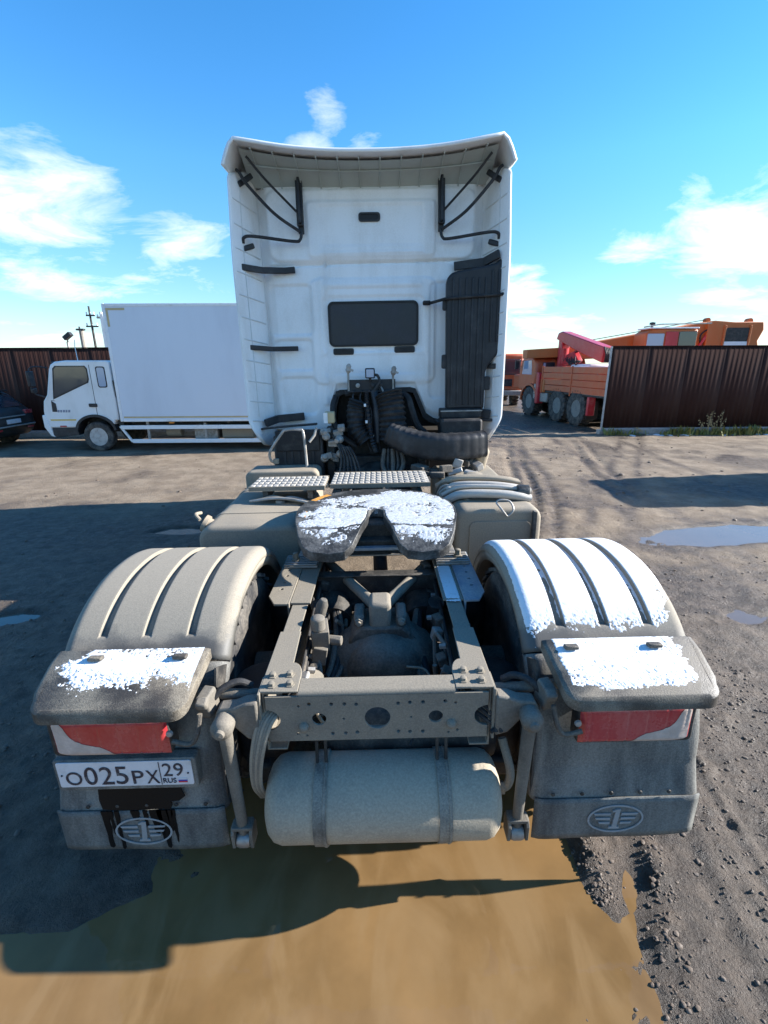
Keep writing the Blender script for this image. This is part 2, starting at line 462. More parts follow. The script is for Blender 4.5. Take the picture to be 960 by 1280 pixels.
M['pole_wood'] = mat('grey_timber_pole', (0.32, 0.29, 0.25), 0.9, dirt=0.4, dcol=(0.16, 0.14, 0.12), dscale=4)
M['amber'] = mat('amber_marker', (0.75, 0.25, 0.03), 0.3)

def fender_mat():
    """dusty pale plastic; damp dark patches towards the rear edge of the arch"""
    m = mat('dusty_mudguard', (0.095, 0.09, 0.08), 0.55, dirt=0.74, dcol=(0.26, 0.228, 0.18), dscale=4, dsoft=0.15, bump=0.0006, bscale=170, fine=0.14)
    nt = m.node_tree; N, L = nt.nodes, nt.links
    r2 = [n for n in N if n.type == 'MAP_RANGE' and n.interpolation_type == 'SMOOTHSTEP'][0]
    src = r2.inputs[0].links[0].from_socket
    t = [n for n in N if n.type == 'TEX_COORD'][0]
    sx = N.new('ShaderNodeSeparateXYZ'); L.new(t.outputs['Object'], sx.inputs[0])
    mr = N.new('ShaderNodeMapRange'); mr.inputs[1].default_value = 0.97; mr.inputs[2].default_value = 1.10; mr.inputs[3].default_value = -0.30; mr.inputs[4].default_value = 0.22
    L.new(sx.outputs[2], mr.inputs[0])
    a = N.new('ShaderNodeMath'); a.operation = 'ADD'; L.new(src, a.inputs[0]); L.new(mr.outputs[0], a.inputs[1])
    ab = N.new('ShaderNodeMath'); ab.operation = 'ABSOLUTE'; L.new(sx.outputs[0], ab.inputs[0])
    m2 = N.new('ShaderNodeMapRange'); m2.inputs[1].default_value = 0.75; m2.inputs[2].default_value = 1.15; m2.inputs[3].default_value = -0.07; m2.inputs[4].default_value = 0.10
    L.new(ab.outputs[0], m2.inputs[0])
    a2 = N.new('ShaderNodeMath'); a2.operation = 'ADD'; L.new(a.outputs[0], a2.inputs[0]); L.new(m2.outputs[0], a2.inputs[1])
    L.new(a2.outputs[0], r2.inputs[0])
    return m
M['fender'] = fender_mat()
M['hood'] = mat('damp_dirty_plastic', (0.055, 0.046, 0.037), 0.5, dirt=0.40, dcol=(0.22, 0.19, 0.145), dscale=4.5, dsoft=0.16, bump=0.0016, bscale=200)

def snow_mat():
    m = mat('wet_snow', (0.70, 0.71, 0.72), 0.6, bump=0.0008, bscale=220, var=0.05, dirt=0.16, dcol=(0.40, 0.385, 0.36), dscale=45, dsoft=0.22, fine=0.5)
    p = m.node_tree.nodes['Principled BSDF']
    return m
M['snow'] = snow_mat()
M['ice'] = mat('thin_dirty_snow', (0.52, 0.54, 0.56), 0.5, bump=0.0014, bscale=220, var=0.08, dirt=0.34, dcol=(0.20, 0.20, 0.20), dscale=55, dsoft=0.16, fine=0.5)

def ground_mat():
    m = bpy.data.materials.new('muddy_yard'); m.use_nodes = True
    nt = m.node_tree; N, L = nt.nodes, nt.links; p = N['Principled BSDF']
    t = N.new('ShaderNodeTexCoord')
    def noise(s, d=4, r=0.6):
        n = N.new('ShaderNodeTexNoise'); n.inputs['Scale'].default_value = s; n.inputs['Detail'].default_value = d; n.inputs['Roughness'].default_value = r
        L.new(t.outputs['Object'], n.inputs['Vector']); return n.outputs['Fac']
    def rng(src, a, b_, c, d, sm=True):
        r = N.new('ShaderNodeMapRange'); r.inputs[1].default_value = a; r.inputs[2].default_value = b_; r.inputs[3].default_value = c; r.inputs[4].default_value = d
        if sm: r.interpolation_type = 'SMOOTHSTEP'
        L.new(src, r.inputs[0]); return r.outputs[0]
    def mix(f, a, b_):
        x = N.new('ShaderNodeMix'); x.data_type = 'RGBA'
        if isinstance(f, float): x.inputs['Factor'].default_value = f
        else: L.new(f, x.inputs['Factor'])
        for i, c in ((6, a), (7, b_)):
            if isinstance(c, tuple): x.inputs[i].default_value = (*c, 1)
            else: L.new(c, x.inputs[i])
        return x.outputs[2]
    p.inputs['Specular IOR Level'].default_value = 0.3
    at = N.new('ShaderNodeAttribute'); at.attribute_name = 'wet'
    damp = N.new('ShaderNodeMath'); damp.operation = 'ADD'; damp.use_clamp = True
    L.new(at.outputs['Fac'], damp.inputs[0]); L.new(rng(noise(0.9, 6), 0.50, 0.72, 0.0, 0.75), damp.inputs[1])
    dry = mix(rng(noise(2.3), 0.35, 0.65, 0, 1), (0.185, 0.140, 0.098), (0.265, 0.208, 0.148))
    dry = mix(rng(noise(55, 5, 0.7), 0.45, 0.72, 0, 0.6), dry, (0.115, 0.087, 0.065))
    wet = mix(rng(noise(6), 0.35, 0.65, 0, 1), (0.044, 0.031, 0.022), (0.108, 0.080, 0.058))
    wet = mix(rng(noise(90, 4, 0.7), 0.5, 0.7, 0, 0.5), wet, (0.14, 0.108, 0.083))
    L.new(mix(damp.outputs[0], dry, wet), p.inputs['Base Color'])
    ro = N.new('ShaderNodeMath'); ro.operation = 'MULTIPLY_ADD'; L.new(damp.outputs[0], ro.inputs[0]); ro.inputs[1].default_value = -0.42; ro.inputs[2].default_value = 0.9
    rn = N.new('ShaderNodeMath'); rn.operation = 'ADD'; L.new(ro.outputs[0], rn.inputs[0]); L.new(rng(noise(14), 0.3, 0.7, -0.1, 0.1), rn.inputs[1])
    L.new(rn.outputs[0], p.inputs['Roughness'])
    b1 = N.new('ShaderNodeBump'); b1.inputs['Distance'].default_value = 0.02; L.new(noise(38, 5, 0.7), b1.inputs['Height'])
    b2 = N.new('ShaderNodeBump'); b2.inputs['Distance'].default_value = 0.006; L.new(noise(190, 4, 0.7), b2.inputs['Height']); L.new(b1.outputs[0], b2.inputs['Normal'])
    L.new(b2.outputs[0], p.inputs['Normal'])
    return m
M['ground'] = ground_mat()
M['stone'] = mat('muddy_gravel', (0.14, 0.108, 0.083), 0.5, dirt=0.5, dcol=(0.105, 0.076, 0.055), dscale=5, var=0.35, bump=0.003, bscale=120)

def water_mat(name, col, bump=0.0, rough=0.04, var=0.1):
    m = mat(name, col, rough, var=var, dscale=1.4, ior=1.33, spec=0.5)
    nt = m.node_tree; N, L = nt.nodes, nt.links; p = N['Principled BSDF']
    for l in list(p.inputs['Roughness'].links): L.remove(l)
    p.inputs['Roughness'].default_value = rough
    if bump:
        t = N.new('ShaderNodeTexCoord'); n = N.new('ShaderNodeTexNoise'); n.inputs['Scale'].default_value = 7; n.inputs['Detail'].default_value = 3
        L.new(t.outputs['Object'], n.inputs['Vector'])
        b_ = N.new('ShaderNodeBump'); b_.inputs['Distance'].default_value = bump; L.new(n.outputs['Fac'], b_.inputs['Height']); L.new(b_.outputs[0], p.inputs['Normal'])
    return m
M['mud_water'] = water_mat('muddy_water', (0.190, 0.112, 0.046), 0.0012, 0.03, 0.30)
def silt(m):
    nt = m.node_tree; N, L = nt.nodes, nt.links; p = N['Principled BSDF']
    src = p.inputs['Base Color'].links[0].from_socket
    t = N.new('ShaderNodeTexCoord'); mp = N.new('ShaderNodeMapping'); mp.inputs['Scale'].default_value = (1.0, 0.38, 1.0); mp.inputs['Rotation'].default_value = (0, 0, 0.25)
    L.new(t.outputs['Object'], mp.inputs[0])
    n = N.new('ShaderNodeTexNoise'); n.inputs['Scale'].default_value = 4.5; n.inputs['Detail'].default_value = 6; n.inputs['Distortion'].default_value = 1.2; L.new(mp.outputs[0], n.inputs['Vector'])
    r = N.new('ShaderNodeMapRange'); r.inputs[1].default_value = 0.42; r.inputs[2].default_value = 0.68; r.interpolation_type = 'SMOOTHSTEP'; r.inputs[4].default_value = 0.75; L.new(n.outputs['Fac'], r.inputs[0])
    x = N.new('ShaderNodeMix'); x.data_type = 'RGBA'; L.new(r.outputs[0], x.inputs['Factor']); L.new(src, x.inputs[6]); x.inputs[7].default_value = (0.225, 0.142, 0.066, 1)
    L.new(x.outputs[2], p.inputs['Base Color'])
silt(M['mud_water'])
M['puddle'] = water_mat('puddle_water', (0.13, 0.10, 0.075), 0.0006, 0.02)
M['puddle'].node_tree.nodes['Principled BSDF'].inputs['IOR'].default_value = 1.5
M['leaf'] = mat('weed_leaves', (0.16, 0.17, 0.035), 0.7, dirt=0.4, dcol=(0.30, 0.25, 0.08), dscale=3)
M['straw'] = mat('dry_stalks', (0.36, 0.28, 0.15), 0.8)
# ------------------------------------------------------------------ ground, puddles
WATER_Z = -0.022
# cx, cy, rx, ry, rotation, depth
PUDDLES = [(4.75, 5.70, 1.45, 0.33, 8, 0.075), (2.75, 4.15, 0.80, 0.50, -20, 0.014), (-2.70, 5.98, 0.42, 0.15, 5, 0.07), (-3.45, 3.62, 0.50, 0.16, 20, 0.065)]

def pud(x, y, c, warp=0.45):
    cx, cy, rx, ry, ro, d = c
    a = rad(ro)
    dx, dy = x - cx, y - cy
    u = (dx*math.cos(a) + dy*math.sin(a))/rx
    v = (-dx*math.sin(a) + dy*math.cos(a))/ry
    return np.sqrt(u*u + v*v) + warp*fbm(x, y, 2.4/max(rx, .5), 4, 5)

def big_puddle(x, y):
    """negative inside the muddy puddle behind the truck"""
    xb = 1.02 + 0.42*(y - 1.0) + 0.16*fbm(x, y, 2.2, 3, 3)
    right = x - xb
    front = y - (2.15 + 0.25*fbm(x, y, 1.2, 3, 9))
    left = -2.4 + 1.38*sstep(1.12, 1.42, y + 0.10*fbm(x, y, 2.5, 3, 17)) - x + 0.12*fbm(x, y, 1.1, 3, 2)  # left edge drawn in so darker mud deepens the shadow there
    back = -1.2 - y
    return np.maximum(np.maximum(right, front), np.maximum(left, back))

def ruts(x, y):
    h = np.zeros_like(x)
    # straight wheel track along the right flank
    for x0, k, w in ((1.72, 0.16, 0.05), (1.40, 0.20, 0.035), (1.62, 0.14, 0.025)):
        d = x - (x0 + k*(y - 1.6) + 0.03*fbm(x, y, 0.9, 2, 8))
        fade = sstep(0.3, 0.9, y)*(1 - sstep(2.6, 4.2, y))
        h += (-0.006*np.exp(-(d/w)**2) + 0.005*np.exp(-((d-2.0*w)/(w*0.9))**2))*fade
    # tread print curving towards the gate
    d = x - (1.95 + 0.42*(y-5.2) - 0.030*(y-5.2)**2)
    fade = sstep(4.6, 5.2, y)*(1 - sstep(9, 12, y))
    for o in (-0.14, 0.14):
        h += -0.034*np.exp(-((d-o)/0.09)**2)*(0.65 + 0.35*np.sign(np.sin(y*34)))*fade
    d = x - (3.4 + 0.25*(y-8.5))
    fade = sstep(6.8, 7.6, y)*(1 - sstep(12, 15, y))
    for o in (-0.9, -0.6, 0.8, 1.1):
        h += -0.03*np.exp(-((d-o+0.1*fbm(x, y, 0.5, 2, 4))/0.10)**2)*fade
    d = y - (3.2 + 0.12*x + 0.1*fbm(x, y, 0.6, 2, 12))
    h += -0.02*np.exp(-(d/0.08)**2)*sstep(2.2, 2.6, x)*(1 - sstep(5, 6, x))
    return h

def ground_h(x, y):
    x = np.asarray(x, float); y = np.asarray(y, float)
    d = np.hypot(x, y)
    near = 1 - sstep(14, 40, d)
    h = 0.016*fbm(x, y, 0.7, 3, 1)*near
    h = h + 0.020*np.maximum(fbm(x, y, 4.5, 4, 2, 0.55), -0.25)*near*(0.55 + 0.45*sstep(1.0, 1.6, x))
    h = h + 0.018*np.maximum(fbm(x, y, 13, 3, 6, 0.6) - 0.12, 0)*(1 - sstep(6, 12, d))
    h = h + ruts(x, y)*1.0
    for c in PUDDLES:
        h = h - c[5]*(1 - sstep(0.55, 1.15, pud(x, y, c)))
    bp = big_puddle(x, y)
    h = h - 0.070*(1 - sstep(-0.95, 0.38, bp))
    # spit of gravel reaching into the puddle and islands along its edge
    g1 = np.exp(-(((x-0.93-0.10*(y-1.5))/0.085)**2 + ((y-1.62)/0.25)**2))
    h = h + 0.062*g1 + 0.035*np.exp(-((x-(1.13+0.35*(y-1.3)))/0.07)**2)*sstep(0.85, 1.1, y)*(1-sstep(1.6, 1.9, y))*np.maximum(fbm(x, y, 6, 2, 14)+0.35, 0)
    return h

def axis_pts(segs):
    out = [segs[0][0]]
    for a, b_, n, pw in segs:
        t = np.linspace(0, 1, n + 1)[1:]
        t = t**pw if pw > 0 else 1 - (1 - t)**(-pw)
        out += list(a + (b_ - a)*t)
    return np.array(out)

gx = axis_pts([(-900, -40, 10, -3), (-40, -7, 26, -2), (-7, -2.6, 90, 1), (-2.6, 0.6, 110, 1), (0.6, 3.0, 170, 1), (3.0, 8, 110, 1), (8, 40, 40, 2), (40, 900, 10, 3)])
gy = axis_pts([(-60, -2, 10, -2), (-2, 0.75, 24, 1), (0.75, 3.2, 150, 1), (3.2, 8, 130, 1), (8, 20, 110, 1.4), (20, 80, 24, 2), (80, 1500, 12, 3)])
GX, GY = np.meshgrid(gx, gy, indexing='ij')
GZ = ground_h(GX, GY)
nx, ny = GX.shape
me = bpy.data.meshes.new('ground')
co = np.stack([GX, GY, GZ], -1).reshape(-1, 3)
ii = (np.arange(nx-1)[:, None]*ny + np.arange(ny-1)[None, :]).reshape(-1)
fc = np.stack([ii, ii+ny, ii+ny+1, ii+1], -1)
me.vertices.add(len(co)); me.vertices.foreach_set('co', co.reshape(-1))
me.loops.add(fc.size); me.loops.foreach_set('vertex_index', fc.reshape(-1).astype(np.int32))
me.polygons.add(len(fc)); me.polygons.foreach_set('loop_start', np.arange(0, fc.size, 4, dtype=np.int32))
me.update(calc_edges=True)
wet = np.zeros_like(GX)
for c in PUDDLES:
    wet = np.maximum(wet, 1 - sstep(0.8, 1.9, pud(GX, GY, c, 0.45)))
wet = np.maximum(wet, 1 - sstep(0.1, 0.9, big_puddle(GX, GY)))
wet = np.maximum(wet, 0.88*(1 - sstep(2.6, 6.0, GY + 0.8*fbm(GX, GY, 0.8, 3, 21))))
wet = np.maximum(wet, 0.85*(1 - sstep(6.0, 7.6, GY + 0.6*fbm(GX, GY, 0.7, 3, 25)))*(1 - sstep(-2, 0, GX)))  # left ground damp, also darkened to deepen the truck's shadow there
wet = np.maximum(wet, 0.75*sstep(0.05, 0.35, fbm(GX, GY, 0.55, 4, 31))*sstep(1, 2.5, GX)*(1 - sstep(16, 20, GY)))
# damp wheel tracks
trk = np.zeros_like(GX)
for x0, k1, k2, y0_, o_ in ((1.95, 0.42, -0.030, 5.2, 0.14), (3.4, 0.25, 0, 8.5, 0.75), (2.6, 0.55, 0, 5.0, 0.3), (5.5, 0.1, 0, 9, 0.9)):
    dd = GX - (x0 + k1*(GY-y0_) + k2*(GY-y0_)**2) + 0.12*fbm(GX, GY, 0.8, 3, 44)
    for o in (-o_, o_): trk = np.maximum(trk, np.exp(-((dd-o)/0.13)**2))
wet = np.maximum(wet, 0.8*trk*sstep(4.0, 5.0, GY)*(1 - sstep(13, 16, GY))*(0.5 + 0.5*sstep(-0.3, 0.2, fbm(GX, GY, 1.4, 3, 47))))
wet = np.maximum(wet, 0.8*sstep(15.2, 15.8, GY)*sstep(0, 3, GX))
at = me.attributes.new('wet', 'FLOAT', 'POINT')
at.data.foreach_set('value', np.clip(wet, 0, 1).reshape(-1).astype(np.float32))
me.polygons.foreach_set('use_smooth', np.ones(len(fc), dtype=bool))
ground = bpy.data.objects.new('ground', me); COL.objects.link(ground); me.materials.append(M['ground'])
tag(ground, kind='structure')

def water_sheet(name, cx, cy, rx, ry, ro, m, WATER_Z=WATER_Z):
    mb = MB()
    a = rad(ro)
    n = 40
    mb.add([(cx, cy, WATER_Z)] + [(cx + rx*math.cos(t)*math.cos(a) - ry*math.sin(t)*math.sin(a), cy + rx*math.cos(t)*math.sin(a) + ry*math.sin(t)*math.cos(a), WATER_Z)
           for t in np.linspace(0, 2*math.pi, n, endpoint=False)], [(0, k+1, (k+1) % n + 1) for k in range(n)])
    o = mb.build(name, m)
    tag(o, kind='structure')
    return o
for k, c in enumerate(PUDDLES):
    water_sheet('puddle', c[0], c[1], c[2]*1.35, c[3]*1.35, c[4], M['puddle'], WATER_Z - 0.003*k)
mb = MB(); mb.add([(-3.2, -1.6, WATER_Z), (1.75, -1.6, WATER_Z), (1.75, 2.5, WATER_Z), (-3.2, 2.5, WATER_Z)], [(0, 1, 2, 3)])
tag(mb.build('muddy_puddle', M['mud_water']), kind='structure')

# ------------------------------------------------------------------ loose stones pressed into the mud (uncountable)
def ico():
    bm = bmesh.new(); bmesh.ops.create_icosphere(bm, subdivisions=1, radius=1)
    v = [tuple(x.co) for x in bm.verts]; f = [tuple(y.index for y in x.verts) for x in bm.faces]; bm.free()
    return np.array(v), np.array(f)
IV, IF = ico()
rs = np.random.RandomState(4)
sv, sf, cnt = [], [], 0
def stone(x, y, r, gz):
    global cnt
    s = np.array([r*rs.uniform(0.8, 1.4), r*rs.uniform(0.8, 1.4), r*rs.uniform(0.5, 0.8)])
    v = IV*s*(1 + 0.22*rs.uniform(-1, 1, (len(IV), 1)))
    a = rs.uniform(0, 6.28); c_, s_ = math.cos(a), math.sin(a)
    v = np.stack([v[:, 0]*c_ - v[:, 1]*s_ + x, v[:, 0]*s_ + v[:, 1]*c_ + y, v[:, 2] + gz + r*0.12], -1)
    sv.append(v); sf.append(IF + cnt); cnt += len(v)
def scatter(n, x0, x1, y0, y1, rmin, rmax, cond):
    k = 0
    X = rs.uniform(x0, x1, n*3); Y = rs.uniform(y0, y1, n*3); Z = ground_h(X, Y)
    for x, y, gz in zip(X, Y, Z):
        if cond(x, y):
            stone(x, y, rmin*(rmax/rmin)**(rs.rand()**2.2), gz); k += 1
            if k >= n: break
for xx in (0,):
    scatter(2400, 1.0, 2.6, 0.85, 3.0, 0.0022, 0.011, lambda x, y: x > 1.02 + 0.42*(y-1) + rs.uniform(-0.12, 0.3))
    scatter(800, 1.4, 4.5, 2.2, 5.0, 0.004, 0.015, lambda x, y: True)
    scatter(420, 0.80, 1.08, 1.35, 1.95, 0.003, 0.010, lambda x, y: abs(x-0.93-0.10*(y-1.5)) < 0.11*rs.rand()**0.7)
    scatter(330, 0.95, 1.45, 0.9, 1.8, 0.004, 0.013, lambda x, y: abs(x-(1.13+0.35*(y-1.3))) < 0.10*rs.rand())
    scatter(110, 0.35, 1.0, 0.95, 1.9, 0.003, 0.012, lambda x, y: rs.rand() < (x-0.2)*0.7)
    scatter(8, -0.9, 0.4, 1.0, 1.4, 0.006, 0.010, lambda x, y: True)
    scatter(500, -3.6, -1.6, 1.6, 4.2, 0.004, 0.015, lambda x, y: True)
    scatter(260, -6, 6, 5, 11, 0.008, 0.03, lambda x, y: True)
    scatter(60, 3, 8, 7.5, 14.5, 0.02, 0.05, lambda x, y: True)
me = bpy.data.meshes.new('gravel')
me.from_pydata(np.concatenate(sv).tolist(), [], np.concatenate(sf).tolist())
gr = obj_from(me, 'gravel', M['stone'], angle=50)
tag(gr, 'small muddy stones strewn over the wet ground', 'gravel', kind='stuff')
# ------------------------------------------------------------------ the tractor unit seen from behind
# all truck shapes are written in the yard's own axes (x right, y ahead, z up) and hung on one root
AX_Y = 2.25                     # rear axle
TR_ROT = (0, rad(-0.8), 0)
truck = empty('tractor_truck', (0, AX_Y, 0), TR_ROT)
OFFS[truck.name] = {'base': (0, -AX_Y, 0)}
tag(truck, 'dusty white road tractor seen from behind with bare fifth wheel and snow on its mudguards', 'truck')
T = truck

def on_truck(o):
    """a loose thing lying on the truck takes the truck's small lean"""
    o.matrix_world = Matrix.Translation((0, AX_Y, 0)) @ Euler(TR_ROT).to_matrix().to_4x4() @ Matrix.Translation((0, -AX_Y, 0))
    return o

# ---- frame rails
FZ = 0.915
for s in (-1, 1):
    mb = MB()
    sec = [(0.44, FZ), (0.36, FZ), (0.36, FZ-0.008), (0.432, FZ-0.008), (0.432, FZ-0.262), (0.36, FZ-0.262), (0.36, FZ-0.27), (0.44, FZ-0.27)]
    ys = [1.512, 2.2, 4.0, 7.0]
    vs_ = [(s*x, y, z) for y in ys for x, z in sec]
    n = len(sec)
    fs = [(i*n+k, i*n+(k+1) % n, (i+1)*n+(k+1) % n, (i+1)*n+k) for i in range(len(ys)-1) for k in range(n)] + [tuple(range(n)), tuple((len(ys)-1)*n+k for k in range(n))]
    mb.add(vs_, fs)
    rail = mb.build('frame_rail', M['dust_frame'], T, bevel=0.003)
    # gusset on the rear corner, with a curved inner edge
    g = MB()
    pts = [(0.445, 1.503), (0.20, 1.503)]
    pts = [(0.448, 1.506), (0.300, 1.506), (0.300, 1.585)]
    for k in range(7):
        a = rad(90*k/6)
        pts.append((0.345 - 0.045*math.cos(a), 1.60 + 0.09*math.sin(a)))
    pts += [(0.352, 1.93), (0.448, 1.93)]
    g.plate([(s*x, y) for x, y in pts], FZ+0.001, FZ+0.010, 'xy')
    gs = g.build('gusset_plate', M['dust_frame'], T, bevel=0.003)
    for bx_, by_ in ((0.335, 1.545), (0.405, 1.54), (0.345, 1.605), (0.412, 1.60)):
        b1 = MB(); b1.lathe([(0.019, 0), (0.019, 0.004), (0.013, 0.0045), (0.013, 0.016), (0.008, 0.018)], (s*bx_, by_, FZ+0.010), (0, 0, 1), 6)
        b1.build('bolt', M['dust_frame'], gs)
    # row of bolt heads on the outer web
    for k in range(16):
        y = 1.75 + k*0.155
        b1 = MB(); b1.lathe([(0.018, 0), (0.018, 0.012), (0.010, 0.02)], (s*0.441, y, FZ-0.06 - 0.05*(k % 2)), (s, 0, 0), 6)
        b1.build('bolt', M['grime'], rail)

# ---- rear crossmember, a channel with lightening holes
mb = MB()
holes = [circle(0.0, 0.800, 0.050, 28), circle(-0.225, 0.800, 0.028, 20), circle(0.225, 0.800, 0.028, 20)]
for s in (-1, 1):
    for x, z, r in ((0.125, 0.868, 0.008), (0.175, 0.868, 0.008), (0.08, 0.865, 0.008), (0.26, 0.870, 0.008), (0.30, 0.862, 0.006), (0.125, 0.732, 0.008), (0.175, 0.732, 0.008),
                    (0.08, 0.735, 0.008), (0.31, 0.735, 0.006), (0.13, 0.80, 0.005), (0.275, 0.725, 0.005)):
        holes.append(circle(s*x, z, r, 10))
hw = 0.425
outer = [(-hw, 0.70), (hw, 0.70)]
# the ends carry a half-round notch
for k in range(9):
    a = rad(-90 + 180*k/8)
    outer.append((hw - 0.052*math.cos(a), 0.800 + 0.048*math.sin(a)))
outer += [(hw, 0.905), (-hw, 0.905)]
for k in range(9):
    a = rad(90 - 180*k/8)
    outer.append((-hw + 0.052*math.cos(a), 0.800 + 0.048*math.sin(a)))
mb.plate(outer, 1.498, 1.507, 'xz', holes)
cm = mb.build('rear_crossmember', M['dust_frame'], T, bevel=0.002)
mb = MB()
prof = [(1.498, 0.9065)]
for k in range(6):
    a = rad(90*k/5); prof.append((1.514 - 0.016*math.cos(a), 0.9065 + 0.0165*math.sin(a)))
prof += [(1.585, 0.923), (1.585, 0.914), (1.507, 0.906)]
mb.plate([(y, z) for y, z in prof], -0.298, 0.298, 'yz')
mb.build('top_flange', M['dust_frame'], cm)
mb = MB(); mb.b(-0.43, 0.43, 1.507, 1.575, 0.692, 0.700); mb.build('lower_flange', M['dust_frame'], cm, bevel=0.002)
for s in (-1, 1):
    mb = MB(); mb.plate([(y, z) for y, z in ((1.49, 0.695), (1.60, 0.695), (1.60, 0.924), (1.49, 0.924))], s*0.442, s*0.452, 'yz')
    mb.build('end_plate', M['dust_frame'], cm, bevel=0.002)
for s in (-1, 1):
    b1 = MB(); b1.lathe([(0.020, 0), (0.019, 0.010), (0.012, 0.020), (0.004, 0.023)], (s*0.285, 1.498, 0.768), (0, -1, 0), 12); b1.build('rivet', M['dust_frame'], cm)
# middle crossmembers
for y in (2.62, 3.55, 4.3):
    mb = MB(); mb.b(-0.36, 0.36, y-0.05, y+0.05, FZ-0.25, FZ-0.20); mb.b(-0.36, 0.36, y-0.006, y+0.006, FZ-0.2, FZ-0.03); mb.b(-0.36, 0.36, y-0.04, y+0.04, FZ-0.03, FZ-0.022)
    mb.build('crossmember', M['grime'], T, bevel=0.004)

# ---- air tank slung under the rear crossmember
TKY, TKZ, TKR = 1.53, 0.385, 0.168
prof = [(0.0, -0.480), (0.05, -0.479), (0.10, -0.472), (0.135, -0.458), (0.158, -0.436), (TKR, -0.405), (TKR, 0.405), (0.158, 0.436), (0.135, 0.458), (0.10, 0.472), (0.05, 0.479), (0.0, 0.480)]
mb = MB(); mb.lathe(prof, (0.015, TKY, TKZ), (1, 0, 0), 48)
at_ = mb.build('air_tank', M['tank_dust'], T, angle=30)
for x in (-0.232, 0.255):
    mb = MB()
    path = [(x, TKY + (TKR+0.004)*math.sin(a), TKZ + (TKR+0.004)*math.cos(a)) for a in np.linspace(0, 2*math.pi, 40)]
    vs_, fs = [], []
    for i, (px_, py_, pz_) in enumerate(path):
        dy, dz = (py_-TKY)/(TKR+0.004), (pz_-TKZ)/(TKR+0.004)
        for (ox, orr) in ((-0.025, -0.002), (-0.025, 0.003), (0.012, 0.003), (0.014, 0.006), (0.020, 0.006), (0.022, 0.003), (0.025, 0.003), (0.025, -0.002)):
            vs_.append((px_ + ox, py_ + dy*orr, pz_ + dz*orr))
    for i in range(len(path)-1):
        for k in range(8):
            fs.append((i*8+k, i*8+(k+1) % 8, (i+1)*8+(k+1) % 8, (i+1)*8+k))
    mb.add(vs_, fs); st = mb.build('tank_strap', M['band'], at_)
    mb = MB()
    for dx in (-0.018, 0.018):
        mb.cyl((x+dx, TKY, TKZ+TKR-0.01), (x+dx, TKY+0.02, 0.71), 0.007, 8)
    mb.box(x, TKY+0.015, 0.688, 0.09, 0.06, 0.012); mb.build('hanger', M['grime'], at_)
mb = MB(); mb.tube([(0.49, TKY, TKZ+0.02), (0.53, TKY, TKZ+0.03), (0.545, TKY+0.02, TKZ+0.09), (0.52, TKY+0.08, TKZ+0.2)], 0.018, 10, 5); mb.lathe([(0.026, 0), (0.026, 0.03)], (0.488, TKY, TKZ+0.02), (1, 0, 0), 6)
mb.build('tank_fitting', M['dust_frame'], at_)
# second tank deeper in
mb = MB(); mb.lathe([(0, -0.40), (0.08, -0.395), (0.13, -0.37), (0.15, -0.33), (0.15, 0.33), (0.13, 0.37), (0.08, 0.395), (0, 0.40)], (0.14, 1.79, 0.50), (1, 0, 0), 32)
mb.build('inner_air_tank', M['grime'], T, angle=30)

